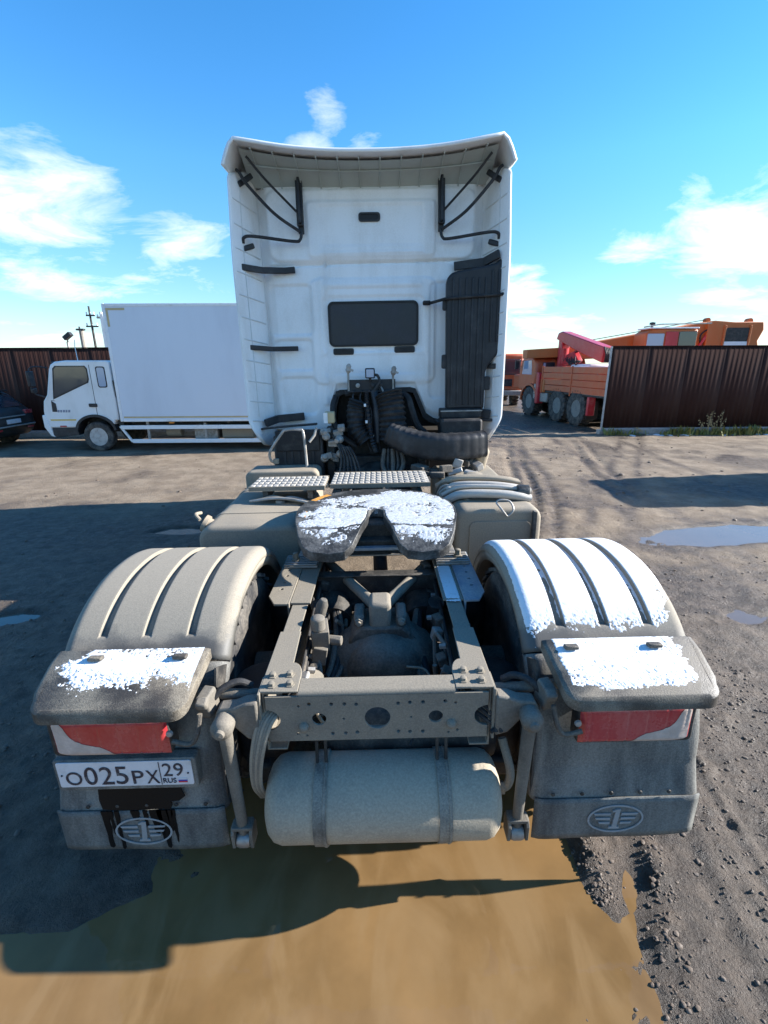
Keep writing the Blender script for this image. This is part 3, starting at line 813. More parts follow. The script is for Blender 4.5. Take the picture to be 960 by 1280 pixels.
# ---- link rods beside the tank
for s in (-1, 1):
    mb = MB()
    top, bot = Vector((s*0.575, 1.455, 0.825)), Vector((s*0.562, 1.47, 0.275))
    mb.tube([top, top.lerp(bot, .12), bot], [0.026, 0.026, 0.021], 12)
    rod = mb.build('stabiliser_link', M['rod'], T, angle=50)
    mb = MB(); mb.lathe([(0.0, -0.046), (0.030, -0.044), (0.040, -0.034), (0.042, 0.02), (0.034, 0.034), (0.020, 0.04), (0.017, 0.052), (0.0, 0.056)], top + Vector((0, -0.01, 0)), (0, -1, 0), 16); mb.build('upper_bush', M['rod'], rod, angle=40)
    mb = MB()
    c = bot + Vector((0, 0, -0.01))
    for dx in (-0.037, 0.037):
        mb.plate([(c.y + a, c.z + b_) for a, b_ in ((-0.032, -0.045), (0.032, -0.045), (0.036, 0.03), (0.02, 0.055), (-0.02, 0.055), (-0.036, 0.03))], c.x+dx-0.007, c.x+dx+0.007, 'yz')
    mb.box(c.x, c.y, c.z+0.048, 0.08, 0.055, 0.016)
    mb.build('clevis', M['rod'], rod, bevel=0.003)
    mb = MB(); mb.lathe([(0, -0.028), (0.032, -0.026), (0.036, -0.015), (0.036, 0.015), (0.032, 0.026), (0, 0.028)], c + Vector((0, 0, -0.026)), (1, 0, 0), 18); mb.build('lower_bush', M['steel'], rod, angle=40)
    # bracket carrying the rod and mudguard tube
    mb = MB()
    mb.plate([(s*x, z) for x, z in ((0.452, 0.72), (0.50, 0.735), (0.545, 0.79), (0.60, 0.800), (0.615, 0.84), (0.60, 0.872), (0.54, 0.878), (0.50, 0.895), (0.452, 0.90))], 1.475, 1.535, 'xz')
    mb.build('link_bracket', M['rod'], T, bevel=0.008)
    mb = MB()
    mb.tube([(s*0.452, 1.58, 0.86), (s*0.60, 1.58, 0.862), (s*1.15, 1.66, 0.85)], 0.021, 12); mb.build('mudguard_tube', M['rod'], T)
    mb = MB()
    mb.box(s*0.652, 1.525, 0.872, 0.05, 0.075, 0.10, (12, 0, s*14)); mb.box(s*0.652, 1.475, 0.905, 0.044, 0.04, 0.035, (20, 0, 0)); mb.build('tube_clamp', M['rod'], T, bevel=0.008)
    mb = MB(); mb.tube([(s*0.50, 1.60, 0.885), (s*0.545, 1.585, 0.915), (s*0.60, 1.56, 0.905), (s*0.645, 1.53, 0.87)], 0.014, 10, 6); mb.build('cable', M['rubber'], T)
    mb = MB(); mb.tube([(s*0.66, 1.46, 0.87), (s*0.672, 1.44, 0.80), (s*0.70, 1.432, 0.76), (s*0.765, 1.43, 0.775)], 0.010, 8, 6); mb.build('lamp_cable', M['dust_dark'], T)

# ---- mudguards
FC_Z, FR, FRY, FEX = 0.475, 0.685, 0.715, 2.15
XI, XO = 0.625, 1.332
BACK_Y = 1.497                  # plane of the mud flaps
def arch_k(a):
    # how far a squared-off arch reaches beyond the circle at this angle
    A = rad(a)
    return 1.0/((abs(math.sin(A))*FR/FRY)**FEX + abs(math.cos(A))**FEX)**(1/FEX)
def fender_pt(s, u, a, lift=0.0):
    """u 0..1 inner to outer, a degrees from the top towards the rear"""
    x = XI + (XO - XI)*u
    e = min(u, 1 - u)*(XO - XI)
    dr = 0.0
    if e < 0.055:
        t = 1 - e/0.055
        dr -= 0.055*(1 - math.sqrt(max(1 - t*t, 0)))
    for gc in (0.235, 0.50, 0.765):
        w = abs(u - gc)*(XO - XI)
        d = 0.023*(1 - float(sstep(0.0175, 0.0215, w)))
        d *= 1 - float(sstep(40.0, 42.0, a))
        dr -= d
    r = FR*arch_k(a) + dr + lift
    A = rad(a)
    return (s*x, AX_Y - r*math.sin(A), FC_Z + r*math.cos(A))
us = sorted(set([0.0, 0.004, 0.012, 0.025, 0.045, 0.07, 0.085] + [gc + o for gc in (0.235, 0.50, 0.765) for o in (-0.05, -0.04, -0.0335, -0.0305, -0.0275, -0.025, -0.018, 0, 0.018, 0.025, 0.0275, 0.0305, 0.0335, 0.04, 0.05)]
                + [0.12, 0.15, 0.33, 0.37, 0.41, 0.58, 0.63, 0.67, 0.85, 0.88] + [1-v for v in (0.0, 0.004, 0.012, 0.025, 0.045, 0.07, 0.085)]))
al = list(np.linspace(-88, 32, 50)) + [35, 37.5, 39, 40, 40.5, 41, 41.5, 42, 42.5, 43, 44, 46, 48, 49.8]

def hood_poly(s):
    p = [(0.672, 1.672), (1.285, 1.672)]
    p += [(1.282, 1.60), (1.262, 1.475)]
    for k in range(7):
        a = rad(90*k/6); p.append((1.192 + 0.055*math.cos(a), 1.445 - 0.055*math.sin(a)))
    for k in range(7):
        a = rad(90*k/6); p.append((0.738 - 0.055*math.sin(a), 1.445 - 0.055*math.cos(a)))
    p += [(0.680, 1.50), (0.674, 1.60)]
    return [(s*x, y) for x, y in p]
def hood_z(y):
    t = (1.672 - y)/0.282
    return 1.012 - 0.050*t - 0.024*t*t

def emblem(cx, y, cz, parent, s=1.0):
    mb = MB()
    a_, b_ = 0.118*s, 0.074*s
    o1, o2 = circle(0, 0, a_, 40, b_), circle(0, 0, a_-0.008, 40, b_-0.008)
    mb.plate([(cx+p[0], cz+p[1]) for p in o1], y-0.0035, y, 'xz', [[(cx+p[0], cz+p[1]) for p in o2]])
    # the numeral
    one = [(-0.026, -0.052), (0.020, -0.052), (0.018, -0.043), (0.008, -0.040), (0.016, 0.053), (0.002, 0.053), (-0.016, 0.044), (-0.016, 0.037), (-0.004, 0.039), (-0.012, -0.040), (-0.024, -0.043)]
    mb.plate([(cx+p[0], cz+p[1]) for p in one], y-0.005, y, 'xz')
    for sd in (-1, 1):
        for k, (z0, l0, l1) in enumerate(((0.024, 0.022, 0.088), (0.0, 0.022, 0.080), (-0.024, 0.022, 0.064))):
            x0, x1 = (cx + sd*l0, cx + sd*l1)
            mb.plate([(x0, cz+z0-0.005), (x1, cz+z0-0.003), (x1+sd*0.006, cz+z0+0.006), (x0, cz+z0+0.006)], y-0.0035, y, 'xz')
    return mb.build('emblem', M['emblem'], parent)

GUARDS = {}
for s in (-1, 1):
    mb = MB(); mb.grid(lambda u, a: fender_pt(s, u, a), us, al)
    fen = mb.build('mudguard', M['fender'], T, solid=0.006, angle=60)
    GUARDS[s] = fen
    # inner turned-down edge
    mb = MB(); mb.grid(lambda t, a: (s*(XI+0.002+0.012*t), AX_Y - (FR*arch_k(a)-0.055-0.05*t)*math.sin(rad(a)), FC_Z + (FR*arch_k(a)-0.055-0.05*t)*math.cos(rad(a))), [0, 1], list(np.linspace(-88, 80, 50)))
    mb.build('inner_lip', M['fender'], fen, solid=0.004)
    # rear section under the hood, running down to the flap
    def tail_pt(u, v):
        # v 0..1: first along the arch, then straight down
        x = XI + 0.004 + (XO - XI - 0.004)*u
        e = min(u, 1-u)*(XO-XI); dr = 0
        if e < 0.05:
            t = 1 - e/0.05; dr = -0.05*(1 - math.sqrt(max(1 - t*t, 0)))
        if v < 0.5:
            A = rad(50.3 + (88-50.3)*v/0.5); r = FR*arch_k(math.degrees(A)) + dr - 0.004
            return (s*x, AX_Y - r*math.sin(A), FC_Z + r*math.cos(A))
        w = (v-0.5)/0.5
        z0 = FC_Z + (FRY-0.004)*math.cos(rad(88))
        wid = 1 + 0.012*w
        return (s*(XI + (x-XI)*wid), AX_Y - (FRY + dr - 0.004) - (AX_Y - FRY + 0.004 - BACK_Y - 0.008)*w, z0 + (0.345 - z0)*w)
    mb = MB(); mb.grid(tail_pt, [0, .01, .03, .06, .1] + list(np.linspace(.15, .85, 8)) + [.9, .94, .97, .99, 1], list(np.linspace(0, 1, 33)))
    tail = mb.build('mudguard_tail', M['flap'], T, solid=0.006, angle=60)
    mb = MB(); mb.plate([(1.535, 0.36), (1.70, 0.36), (1.735, 0.60), (1.80, 0.86), (1.60, 0.97), (1.54, 0.80)], s*0.632, s*0.640, 'yz'); mb.build('sun_block_panel', M['grime'], tail)  # panel added to stop sunlight slipping between wheel and tail
    # flap
    def flap_pt(u, v):
        x = XI + 0.018 + (XO - XI - 0.02)*u
        bow = 0.012*math.sin(u*math.pi*1.0) + 0.006*math.sin(u*9 + s)
        return (s*x, BACK_Y + 0.0025 + 0.03*max(0, abs(2*u-1)-0.9)*3, 0.368 - (0.212 + bow*0.6 - 0.012*u)*v)
    mb = MB(); mb.grid(flap_pt, list(np.linspace(0, 1, 25)), list(np.linspace(0, 1, 8)))
    flap = mb.build('mud_flap', M['flap_low'], T, solid=0.007, angle=60)
    emblem(s*0.985, BACK_Y - 0.0030, 0.262, flap)
    for k in range(5):
        b1 = MB(); x = XI + 0.09 + k*0.12
        b1.lathe([(0.009, 0), (0.008, 0.004), (0.003, 0.006)], (s*x, BACK_Y+0.004, 0.392), (0, -1, 0), 10); b1.build('rivet', M['grime'], tail)
    # hood over the tail lamp
    mb = MB()
    pl = hood_poly(s)
    N = len(pl)
    top = [(x, y, hood_z(y)) for x, y in pl]
    bot = [(x, y, hood_z(y) - 0.042) for x, y in pl]
    cxm = s*0.945
    ring2 = [(cxm + (x-cxm)*0.94, 1.54 + (y-1.54)*0.94, hood_z(1.54 + (y-1.54)*0.94) + 0.010) for x, y in pl]
    mb.add(bot + top + ring2, [tuple(range(N))] + [(k, (k+1) % N, N+(k+1) % N, N+k) for k in range(N)] + [(N+k, N+(k+1) % N, 2*N+(k+1) % N, 2*N+k) for k in range(N)] + [tuple(2*N+k for k in range(N))])
    hood = mb.build('lamp_hood', M['hood'], T, bevel=0.010, seg=3)
    for x in (0.77, 1.10):
        mb = MB(); mb.box(s*x, 1.610, hood_z(1.610)+0.020, 0.055, 0.03, 0.016, (-8, 0, 0)); mb.build('hood_clip', M['hood'], hood, bevel=0.005)
    # tail lamp
    lx0, lx1, lz0, lz1, ly = (0.768 if s > 0 else 0.792), (1.205 if s > 0 else 1.236), 0.692, 0.860, 1.452
    mb = MB(); mb.plate(rect(s*(lx0+lx1)/2, (lz0+lz1)/2, lx1-lx0+0.012, lz1-lz0+0.012, 0.02), ly+0.012, ly+0.075, 'xz')
    lamp = mb.build('tail_lamp', M['grime'], T, bevel=0.006)
    mb = MB()
    def lens(u, v, sh=0.0):
        x = lx0 + (lx1-lx0)*u; z = lz0 + (lz1-lz0)*v
        e = min(u*2.6, (1-u)*2.6, v, 1-v)
        dome = 0.016*(1 - (1 - min(e/0.16, 1))**2.2)
        return (s*x, ly + 0.012 - dome + 0.014*max(0, (u-0.80)/0.2)**2 + (0.0016 if abs((u*6) % 1 - 0.5) < 0.06 else 0), z)
    mb.grid(lens, list(np.linspace(0, 1, 121)), list(np.linspace(0, 1, 20)))
    mb.build('lens', M['lens_red'], lamp, angle=70)
    pale = [(0.45, 0.03), (0.50, 0.17), (0.56, 0.27), (0.64, 0.33), (0.71, 0.38), (0.77, 0.46), (0.81, 0.57), (0.835, 0.70), (0.85, 0.82), (0.875, 0.90), (0.935, 0.93), (0.965, 0.85), (0.955, 0.5), (0.955, 0.15), (0.92, 0.05)]
    mb = MB(); rows = []
    # the pale patch follows the dome of the lens, a hair proud of it
    bm_pts = [Vector((p[0], p[1], 0)) for p in pale]
    cells = []
    for i in range(40):
        for j in range(24):
            u, v = 0.44 + 0.53*i/39, 0.03 + 0.9*j/23
            cells.append((u, v))
    def inside(u, v):
        c = False
        for k in range(len(pale)):
            x1, y1 = pale[k]; x2, y2 = pale[k-1]
            if (y1 > v) != (y2 > v) and u < (x2-x1)*(v-y1)/(y2-y1) + x1: c = not c
        return c
    vs_, fs = [], []
    for j in range(40):
        v = 0.035 + 0.89*j/39
        xs = [k/400 for k in range(160, 400) if inside(k/400, v)]
        u0, u1 = (min(xs), max(xs)) if xs else (0.9, 0.9)
        for k in range(13):
            u = u0 + (u1-u0)*k/12
            p = lens(u, v); vs_.append((p[0], p[1]-0.0015, p[2]))
    fs = [(j*13+k, j*13+k+1, (j+1)*13+k+1, (j+1)*13+k) for j in range(39) for k in range(12)]
    mb.add(vs_, fs); mb.build('pale_lens_section', M['lens_pale'], lamp, angle=70)
    b1 = MB(); b1.lathe([(0.014, 0), (0.012, 0.008), (0.004, 0.01)], (s*(lx0-0.016), 1.445, 0.80), (0, -1, 0), 10); b1.build('bolt', M['zinc'], lamp)

# ---- number plate on the left tail
def text_mesh(txt, w, h, name, mat_, parent, loc, depth=0.0012, bold=0.0):
    cu = bpy.data.curves.new(name, 'FONT'); cu.body = txt; cu.align_x = 'LEFT'; cu.extrude = depth; cu.offset = bold; cu.resolution_u = 6
    to = bpy.data.objects.new(name, cu); COL.objects.link(to)
    bpy.context.view_layer.update()
    dg = bpy.context.evaluated_depsgraph_get()
    me = bpy.data.meshes.new_from_object(to.evaluated_get(dg))
    bpy.data.objects.remove(to); bpy.data.curves.remove(cu)
    c = np.array([v.co[:] for v in me.vertices])
    lo, hi = c.min(0), c.max(0)
    for v in me.vertices:
        x = (v.co.x - lo[0])/(hi[0]-lo[0])*w; z = (v.co.y - lo[1])/(hi[1]-lo[1])*h
        v.co = (loc[0] + x, loc[1] - v.co.z, loc[2] + z)
    me.materials.clear()
    return obj_from(me, name, mat_, parent, angle=40)
PX0, PX1, PZ0, PZ1, PY = -1.268, -0.738, 0.512, 0.632, 1.487
mb = MB(); mb.plate(rect((PX0+PX1)/2, (PZ0+PZ1)/2 - 0.008, PX1-PX0+0.03, PZ1-PZ0+0.030, 0.012), PY+0.004, PY+0.050, 'xz')
holder = mb.build('plate_holder', M['flap'], T, bevel=0.004)
mb = MB(); mb.plate(rect((PX0+PX1)/2, (PZ0+PZ1)/2, PX1-PX0, PZ1-PZ0, 0.008), PY-0.002, PY+0.003, 'xz')
npl = mb.build('number_plate', M['plate_white'], T, bevel=0.001)
ty = PY - 0.0035
for ch, x, w, h in (('O', 0.030, 0.062, 0.064), ('0', 0.104, 0.050, 0.086), ('2', 0.166, 0.050, 0.086), ('5', 0.226, 0.048, 0.086), ('P', 0.292, 0.044, 0.064), ('X', 0.346, 0.050, 0.064)):
    text_mesh(ch, w, h, 'plate_character', M['ink'], npl, (PX0+x, ty, PZ0+0.012), bold=0.0)
for ch, x, w in (('2', 0.415, 0.036), ('9', 0.459, 0.036)):
    text_mesh(ch, w, 0.062, 'plate_character', M['ink'], npl, (PX0+x, ty, PZ0+0.046), bold=0.0)
text_mesh('RUS', 0.052, 0.024, 'plate_lettering', M['ink'], npl, (PX0+0.410, ty, PZ0+0.012))
for k, m_ in enumerate((M['flag_r'], M['flag_b'], M['plate_white'])):
    mb = MB(); mb.b(PX0+0.470, PX0+0.505, ty-0.0005, PY-0.0022, PZ0+0.013+k*0.007, PZ0+0.0198+k*0.007); mb.build('flag_stripe', m_, npl)
mb = MB(); mb.b(PX0+0.4015, PX0+0.404, ty-0.0005, PY-0.0022, PZ0+0.004, PZ1-0.004); mb.build('plate_divider', M['ink'], npl)
for x in (0.016, 0.513):
    b1 = MB(); b1.lathe([(0.004, 0), (0.003, 0.003)], (PX0+x, ty, (PZ0+PZ1)/2), (0, -1, 0), 8); b1.build('plate_screw', M['ink'], npl)
# wet black run under the plate: irregular, with drips
mb = MB()
fy = BACK_Y - 0.004
body = [(x-0.02, z) for x, z in [(-1.125, 0.492), (-0.795, 0.492), (-0.785, 0.455), (-0.775, 0.432), (-0.800, 0.412), (-0.835, 0.410), (-0.830, 0.392), (-0.838, 0.376), (-0.93, 0.378), (-0.99, 0.374), (-1.06, 0.376), (-1.115, 0.380), (-1.125, 0.42)]]
mb.plate(body, 0.0, 0.004, 'xz', fn=lambda a, b_, d: (a, BACK_Y + 0.026*max(0, (b_-0.345)/0.175) - 0.004 + d - 0.003, b_))
mb.build('wet_stain', M['stain'], T)
mb = MB(); fy2 = BACK_Y - 0.0040
r_ = random.Random(3)
for x, l, w in ((-1.108, 0.19, 0.016), (-1.085, 0.12, 0.009), (-1.062, 0.20, 0.011), (-0.985, 0.05, 0.02), (-0.945, 0.08, 0.012), (-0.905, 0.12, 0.022), (-0.868, 0.20, 0.02), (-0.845, 0.11, 0.014), (-0.83, 0.17, 0.008), (-0.885, 0.16, 0.010)):
    zt = 0.372; x -= 0.02
    pts = []
    for k in range(7):
        pts.append((x - w*(1-0.5*k/6) + r_.uniform(-.003, .003), zt - l*k/6))
    pts.append((x + w*0.1, zt - l*1.04))
    for k in range(6, -1, -1):
        pts.append((x + w*(1-0.5*k/6)*0.8 + r_.uniform(-.003, .003), zt - l*k/6))
    mb.plate(pts, fy2-0.0012, fy2+0.003, 'xz')
mb.build('wet_drips', M['stain'], T)
# ---- wheels
def make_wheel(parent, c, r, w, ax, rim_m, rim_r, lugs=0, lug_h=0.02, dish=1, name='wheel', nh=8, tyre_m=None):
    """a tyre with its rim as a sub-part; ax is the outward axle direction"""
    A = Vector(ax).normalized()
    mb = MB()
    h = w/2
    prof = [(rim_r*0.98, -h*0.80), (rim_r*1.06, -h*0.92), (r*0.86, -h), (r*0.95, -h*0.95), (r*0.99, -h*0.82), (r, -h*0.6)]
    for k in range(5):
        o = -0.5 + k*0.25
        prof += [(r, h*(o-0.05)), (r-0.012, h*(o-0.045)), (r-0.012, h*(o+0.045)), (r, h*(o+0.05))]
    prof += [(r, h*0.6), (r*0.99, h*0.82), (r*0.95, h*0.95), (r*0.86, h), (rim_r*1.06, h*0.92), (rim_r*0.98, h*0.80)]
    mb.lathe(prof, c, A, 48)
    if lugs:
        ref = Vector((0, 0, 1)); u = (ref - A*ref.dot(A)).normalized(); v = A.cross(u)
        for k in range(lugs):
            for sd in (-1, 1):
                t = 2*math.pi*(k + (0.5 if sd > 0 else 0))/lugs
                d = u*math.cos(t) + v*math.sin(t); e = A.cross(d)
                m = Matrix((( *(A), 0), (*(e), 0), (*(d), 0), (0, 0, 0, 1))).transposed()
                p = Vector(c) + d*(r + lug_h*0.3) + A*sd*h*0.52
                m = Matrix.Translation(p) @ m @ Matrix.Rotation(sd*0.35, 4, 'Z')
                hx, hy, hz = h*0.50, math.pi*r/lugs*0.52, lug_h
                mb.add([(x*hx, y*hy*(0.8 if z > 0 else 1), z*hz) for x in (-1, 1) for y in (-1, 1) for z in (-1, 1)], [(0, 1, 3, 2), (4, 6, 7, 5), (0, 4, 5, 1), (2, 3, 7, 6), (0, 2, 6, 4), (1, 5, 7, 3)], m)
    wh = mb.build(name, tyre_m or M['tyre'], parent, angle=40)
    mb = MB()
    d0 = h*0.82
    mb.lathe([(rim_r*1.05, d0*1.02), (rim_r*1.0, d0*1.04), (rim_r*0.93, d0*0.8), (rim_r*0.88, d0*0.35*dish), (rim_r*0.62, d0*0.55*dish + d0*0.1), (rim_r*0.55, d0*0.62), (rim_r*0.34, d0*0.66), (rim_r*0.33, d0*0.95), (rim_r*0.26, d0*1.02), (0.0, d0*1.03)], c, A, 36)
    rim = mb.build('rim', rim_m, wh, angle=30)
    ref = Vector((0, 0, 1)); u = (ref - A*ref.dot(A)).normalized(); v = A.cross(u)
    mb = MB()
    for k in range(nh):
        t = 2*math.pi*(k+0.5)/nh
        p = Vector(c) + (u*math.cos(t) + v*math.sin(t))*rim_r*0.72 + A*(d0*(0.47*dish+0.06))
        mb.lathe([(rim_r*0.13, -0.02), (rim_r*0.13, 0.012), (rim_r*0.11, 0.013)], p, A, 12)
    mb.build('hand_hole', M['seal'], wh)
    return wh
WR = 0.515
for s in (-1, 1):
    for xc in (0.795, 1.115):
        make_wheel(T, (s*xc, AX_Y, WR - 0.015), WR, 0.275, (s, 0, 0), M['rim_dirty'], 0.295, lugs=34, lug_h=0.010)
    make_wheel(T, (s*1.05, 5.85, 0.50), 0.515, 0.30, (s, 0, 0), M['rim_dirty'], 0.295)
# ---- drive axle with its banjo housing
mb = MB()
mb.lathe([(0.0, -0.70), (0.075, -0.70), (0.08, -0.40), (0.10, -0.30), (0.17, -0.24), (0.235, -0.13), (0.25, 0.0), (0.235, 0.13), (0.17, 0.24), (0.10, 0.30), (0.08, 0.40), (0.075, 0.70), (0.0, 0.70)], (0.03, AX_Y, 0.52), (1, 0, 0), 40)
axle = mb.build('drive_axle', M['dust_dark'], T, angle=50)
mb = MB(); mb.lathe([(0.0, -0.20), (0.10, -0.195), (0.17, -0.17), (0.205, -0.12), (0.215, -0.06), (0.215, -0.03), (0.24, -0.028), (0.24, 0.0), (0.2, 0.05)], (0.03, AX_Y - 0.05, 0.55), (0, 1, 0), 40)
cover = mb.build('differential_cover', M['dust_dark'], axle, angle=40)
for k in range(14):
    t = 2*math.pi*k/14
    b1 = MB(); b1.lathe([(0.013, 0), (0.013, 0.012), (0.006, 0.015)], (0.03 + 0.226*math.cos(t), AX_Y-0.078, 0.55+0.226*math.sin(t)), (0, -1, 0), 6); b1.build('bolt', M['dust_dark'], axle)
mb = MB(); mb.lathe([(0.20, 0.0), (0.19, 0.12), (0.13, 0.25), (0.10, 0.36), (0.11, 0.37), (0.11, 0.41), (0.05, 0.42)], (0.03, AX_Y+0.1, 0.55), (0, 1, -0.05), 24); mb.build('pinion_housing', M['grime'], axle, angle=40)
mb = MB(); mb.cyl((0.03, 2.75, 0.55), (0.0, 4.5, 0.68), 0.055, 16); mb.build('prop_shaft', M['grime'], T)
# mount of the V rod on top of the housing
mb = MB()
mb.plate([(-0.16, 0.70), (0.19, 0.70), (0.17, 0.76), (0.13, 0.80), (-0.09, 0.80), (-0.13, 0.76)], AX_Y-0.10, AX_Y+0.12, 'xz')
for x in (-0.095, 0.125):
    mb.b(x-0.028, x+0.028, AX_Y-0.095, AX_Y+0.06, 0.80, 0.862)
mnt = mb.build('rod_mount', M['dust_dark'], T, bevel=0.014)
for x in (-0.095, 0.125):
    b1 = MB(); b1.lathe([(0.022, 0), (0.022, 0.014), (0.013, 0.016), (0.013, 0.030)], (x, AX_Y-0.095, 0.834), (0, -1, 0), 6); b1.build('bolt', M['dust_frame'], mnt)
mb = MB(); mb.box(0.015, AX_Y-0.015, 0.855, 0.115, 0.15, 0.145); hubb = mb.build('rod_head', M['dust_frame'], T, bevel=0.022, seg=3)
for s in (-1, 1):
    mb = MB(); mb.tube([(0.015 + s*0.03, AX_Y+0.03, 0.865), (0.015 + s*0.10, AX_Y+0.17, 0.86), (0.015+s*0.36, AX_Y+0.72, 0.83)], [0.034, 0.030, 0.030], 14); mb.build('v_rod', M['dust_frame'], T)
# air bellows and shock absorbers
for s in (-1, 1):
    for yb in (AX_Y - 0.38, AX_Y + 0.42):
        mb = MB(); mb.lathe([(0.08, 0.30), (0.12, 0.31), (0.135, 0.36), (0.14, 0.45), (0.135, 0.56), (0.145, 0.60), (0.145, 0.68), (0.12, 0.72), (0.10, 0.73)], (s*0.54, yb, 0.0), (0, 0, 1), 20); mb.build('air_bellows', M['rubber'], T, angle=40)
    mb = MB(); mb.box(s*0.54, AX_Y, 0.33, 0.12, 1.1, 0.10); mb.build('suspension_arm', M['grime'], T, bevel=0.02)
    mb = MB(); mb.tube([(s*0.30, AX_Y+0.28, 0.45), (s*0.33, AX_Y+0.12, 0.82)], [0.045, 0.045], 14); mb.tube([(s*0.30, AX_Y+0.28, 0.45), (s*0.29, AX_Y+0.33, 0.34)], 0.028, 12); mb.build('shock_absorber', M['grime'], T)
    mb = MB(); mb.tube([(s*0.25, AX_Y-0.05, 0.46), (s*0.25, AX_Y+0.02, 0.40)], [0.09, 0.09], 18); mb.build('brake_rod', M['grime'], T); mb = MB(); mb.lathe([(0.10, 0), (0.105, 0.06), (0.10, 0.15), (0.07, 0.18)], (s*0.26, AX_Y+0.22, 0.66), (0, 1, 0.25), 20); mb.build('brake_chamber', M['grime'], T, angle=40)

# ---- valves, hoses and looms between the rails
def hose(pts, r, m='rubber', name='hose', n=8, sm=7):
    mb = MB(); mb.tube(pts, r, n, sm); return mb.build(name, M[m], T)
r_ = random.Random(12)
for s in (-1, 1):
    for j in range(7):
        o = r_.uniform(-0.02, 0.02)
        hose([(s*(0.33+o), 2.75, 0.80+o), (s*(0.24+o), 2.45+o, 0.72), (s*(0.22+o*2), 2.15, 0.64+o), (s*(0.27+o), 1.95+o, 0.58), (s*(0.33+o), 1.78, 0.62+o)], 0.009 + 0.004*(j % 3), 'rubber' if j % 2 else 'dust_dark')
    for j in range(5):
        o = 0.012*j
        hose([(s*(0.352-o*0.3), 3.3, 0.85-o*2), (s*(0.35-o*.3), 2.6, 0.84-o*2.2), (s*(0.352-o*0.3), 2.1, 0.78-o*2), (s*(0.345-o*.3), 1.68, 0.76-o*2.5)], 0.008, 'dust_dark' if j % 2 else 'rubber')
    for j in range(9):
        mb = MB(); y = 1.72 + j*0.13 + r_.uniform(-.03, .03)
        mb.box(s*(0.335-0.03*r_.random()), y, r_.uniform(0.66, 0.86), 0.05, 0.05+0.04*r_.random(), 0.05+0.05*r_.random(), (0, r_.uniform(-20, 20), r_.uniform(-20, 20)))
        mb.build('fitting', M['dust_dark' if j % 3 else 'zinc'], T, bevel=0.008)
for j in range(5):
    o = 0.013*j
    hose([(-0.40+o, 1.575, 0.84-o*.6), (-0.455+o, 1.49, 0.80), (-0.485+o*0.8, 1.455, 0.68), (-0.50+o*.6, 1.47, 0.52), (-0.49+o*.5, 1.52, 0.40)], 0.0075, 'dust_frame' if j % 2 else 'fuel')
for j in range(3):
    o = 0.02*j
    hose([(0.40-o, 1.56, 0.83-o), (0.452, 1.50, 0.79-o), (0.475-o, 1.475, 0.74)], 0.008, 'rubber')
rc = random.Random(77)
for j in range(16):      # air lines with connectors and ties
    s = rc.choice((-1, 1)); y0_ = rc.uniform(1.7, 2.6); z0_ = rc.uniform(0.60, 0.84)
    p0 = (s*rc.uniform(0.30, 0.35), y0_, z0_); p3 = (s*rc.uniform(0.12, 0.30), y0_ + rc.uniform(-0.5, 0.6), rc.uniform(0.5, 0.78))
    p1 = (s*rc.uniform(0.22, 0.33), y0_ + rc.uniform(-.15, .2), z0_ - rc.uniform(0.0, 0.15)); p2 = (s*rc.uniform(0.18, 0.30), (p0[1]+p3[1])/2, rc.uniform(0.5, 0.66))
    hz_ = hose([p0, p1, p2, p3], rc.choice((0.006, 0.008, 0.011)), rc.choice(('rubber', 'dust_dark', 'rod', 'fuel')))
    mb = MB(); mb.cyl(p0, (p0[0]-s*0.03, p0[1]+0.005, p0[2]-0.006), 0.014, 6); mb.build('connector', M['zinc'], hz_)
    mb = MB(); mb.box(*p1, 0.022, 0.012, 0.022, (20, 30, 10)); mb.build('cable_tie', M['rod'], hz_)
# levelling valve with its linkage
mb = MB()
mb.box(-0.285, 2.06, 0.82, 0.085, 0.11, 0.12, (8, 0, 10)); mb.box(-0.285, 2.03, 0.74, 0.07, 0.08, 0.09, (0, 10, 0)); mb.lathe([(0.035, 0), (0.035, 0.06), (0.02, 0.07)], (-0.285, 2.02, 0.88), (0, 0, 1), 12)
mb.lathe([(0.03, 0), (0.03, 0.07), (0.018, 0.10)], (-0.30, 2.18, 0.86), (0.3, 0, 1), 10); mb.lathe([(0.025, 0), (0.025, 0.07)], (-0.245, 2.05, 0.80), (1, -0.2, 0), 8)
mb.tube([(-0.29, 2.0, 0.72), (-0.27, 1.93, 0.60), (-0.25, 1.95, 0.5)], 0.012, 8)
mb.build('levelling_valve', M['rod'], T, bevel=0.008)
mb = MB(); mb.lathe([(0.05, 0), (0.06, 0.015), (0.06, 0.05), (0.045, 0.07), (0.045, 0.11)], (-0.31, 1.76, 0.70), (0.3, 0, 1), 16); mb.build('relay_valve', M['dust_frame'], T, angle=40)

# ---- perforated side plates under the fifth wheel
for s in (-1, 1):
    mb = MB()
    out = [(s*0.462, 2.18), (s*0.53, 2.18), (s*0.575, 2.27), (s*0.575, 2.83), (s*0.462, 2.83)]
    hl = [circle(s*0.522, 2.35 + k*0.085, 0.010, 10) for k in range(6)]
    mb.plate(out, FZ+0.006, FZ+0.018, 'xy', hl)
    mb.b(s*0.452, s*0.462, 2.18, 3.4, FZ-0.16, FZ+0.018)
    mb.build('fifth_wheel_angle', M['dust_frame' if s < 0 else 'blue_plate'], T, bevel=0.002)
    mb = MB(); mb.b(s*0.345, s*0.450, 2.20, 3.5, FZ+0.002, FZ+0.012); mb.build('rail_cap', M['dust_frame'], T, bevel=0.002)
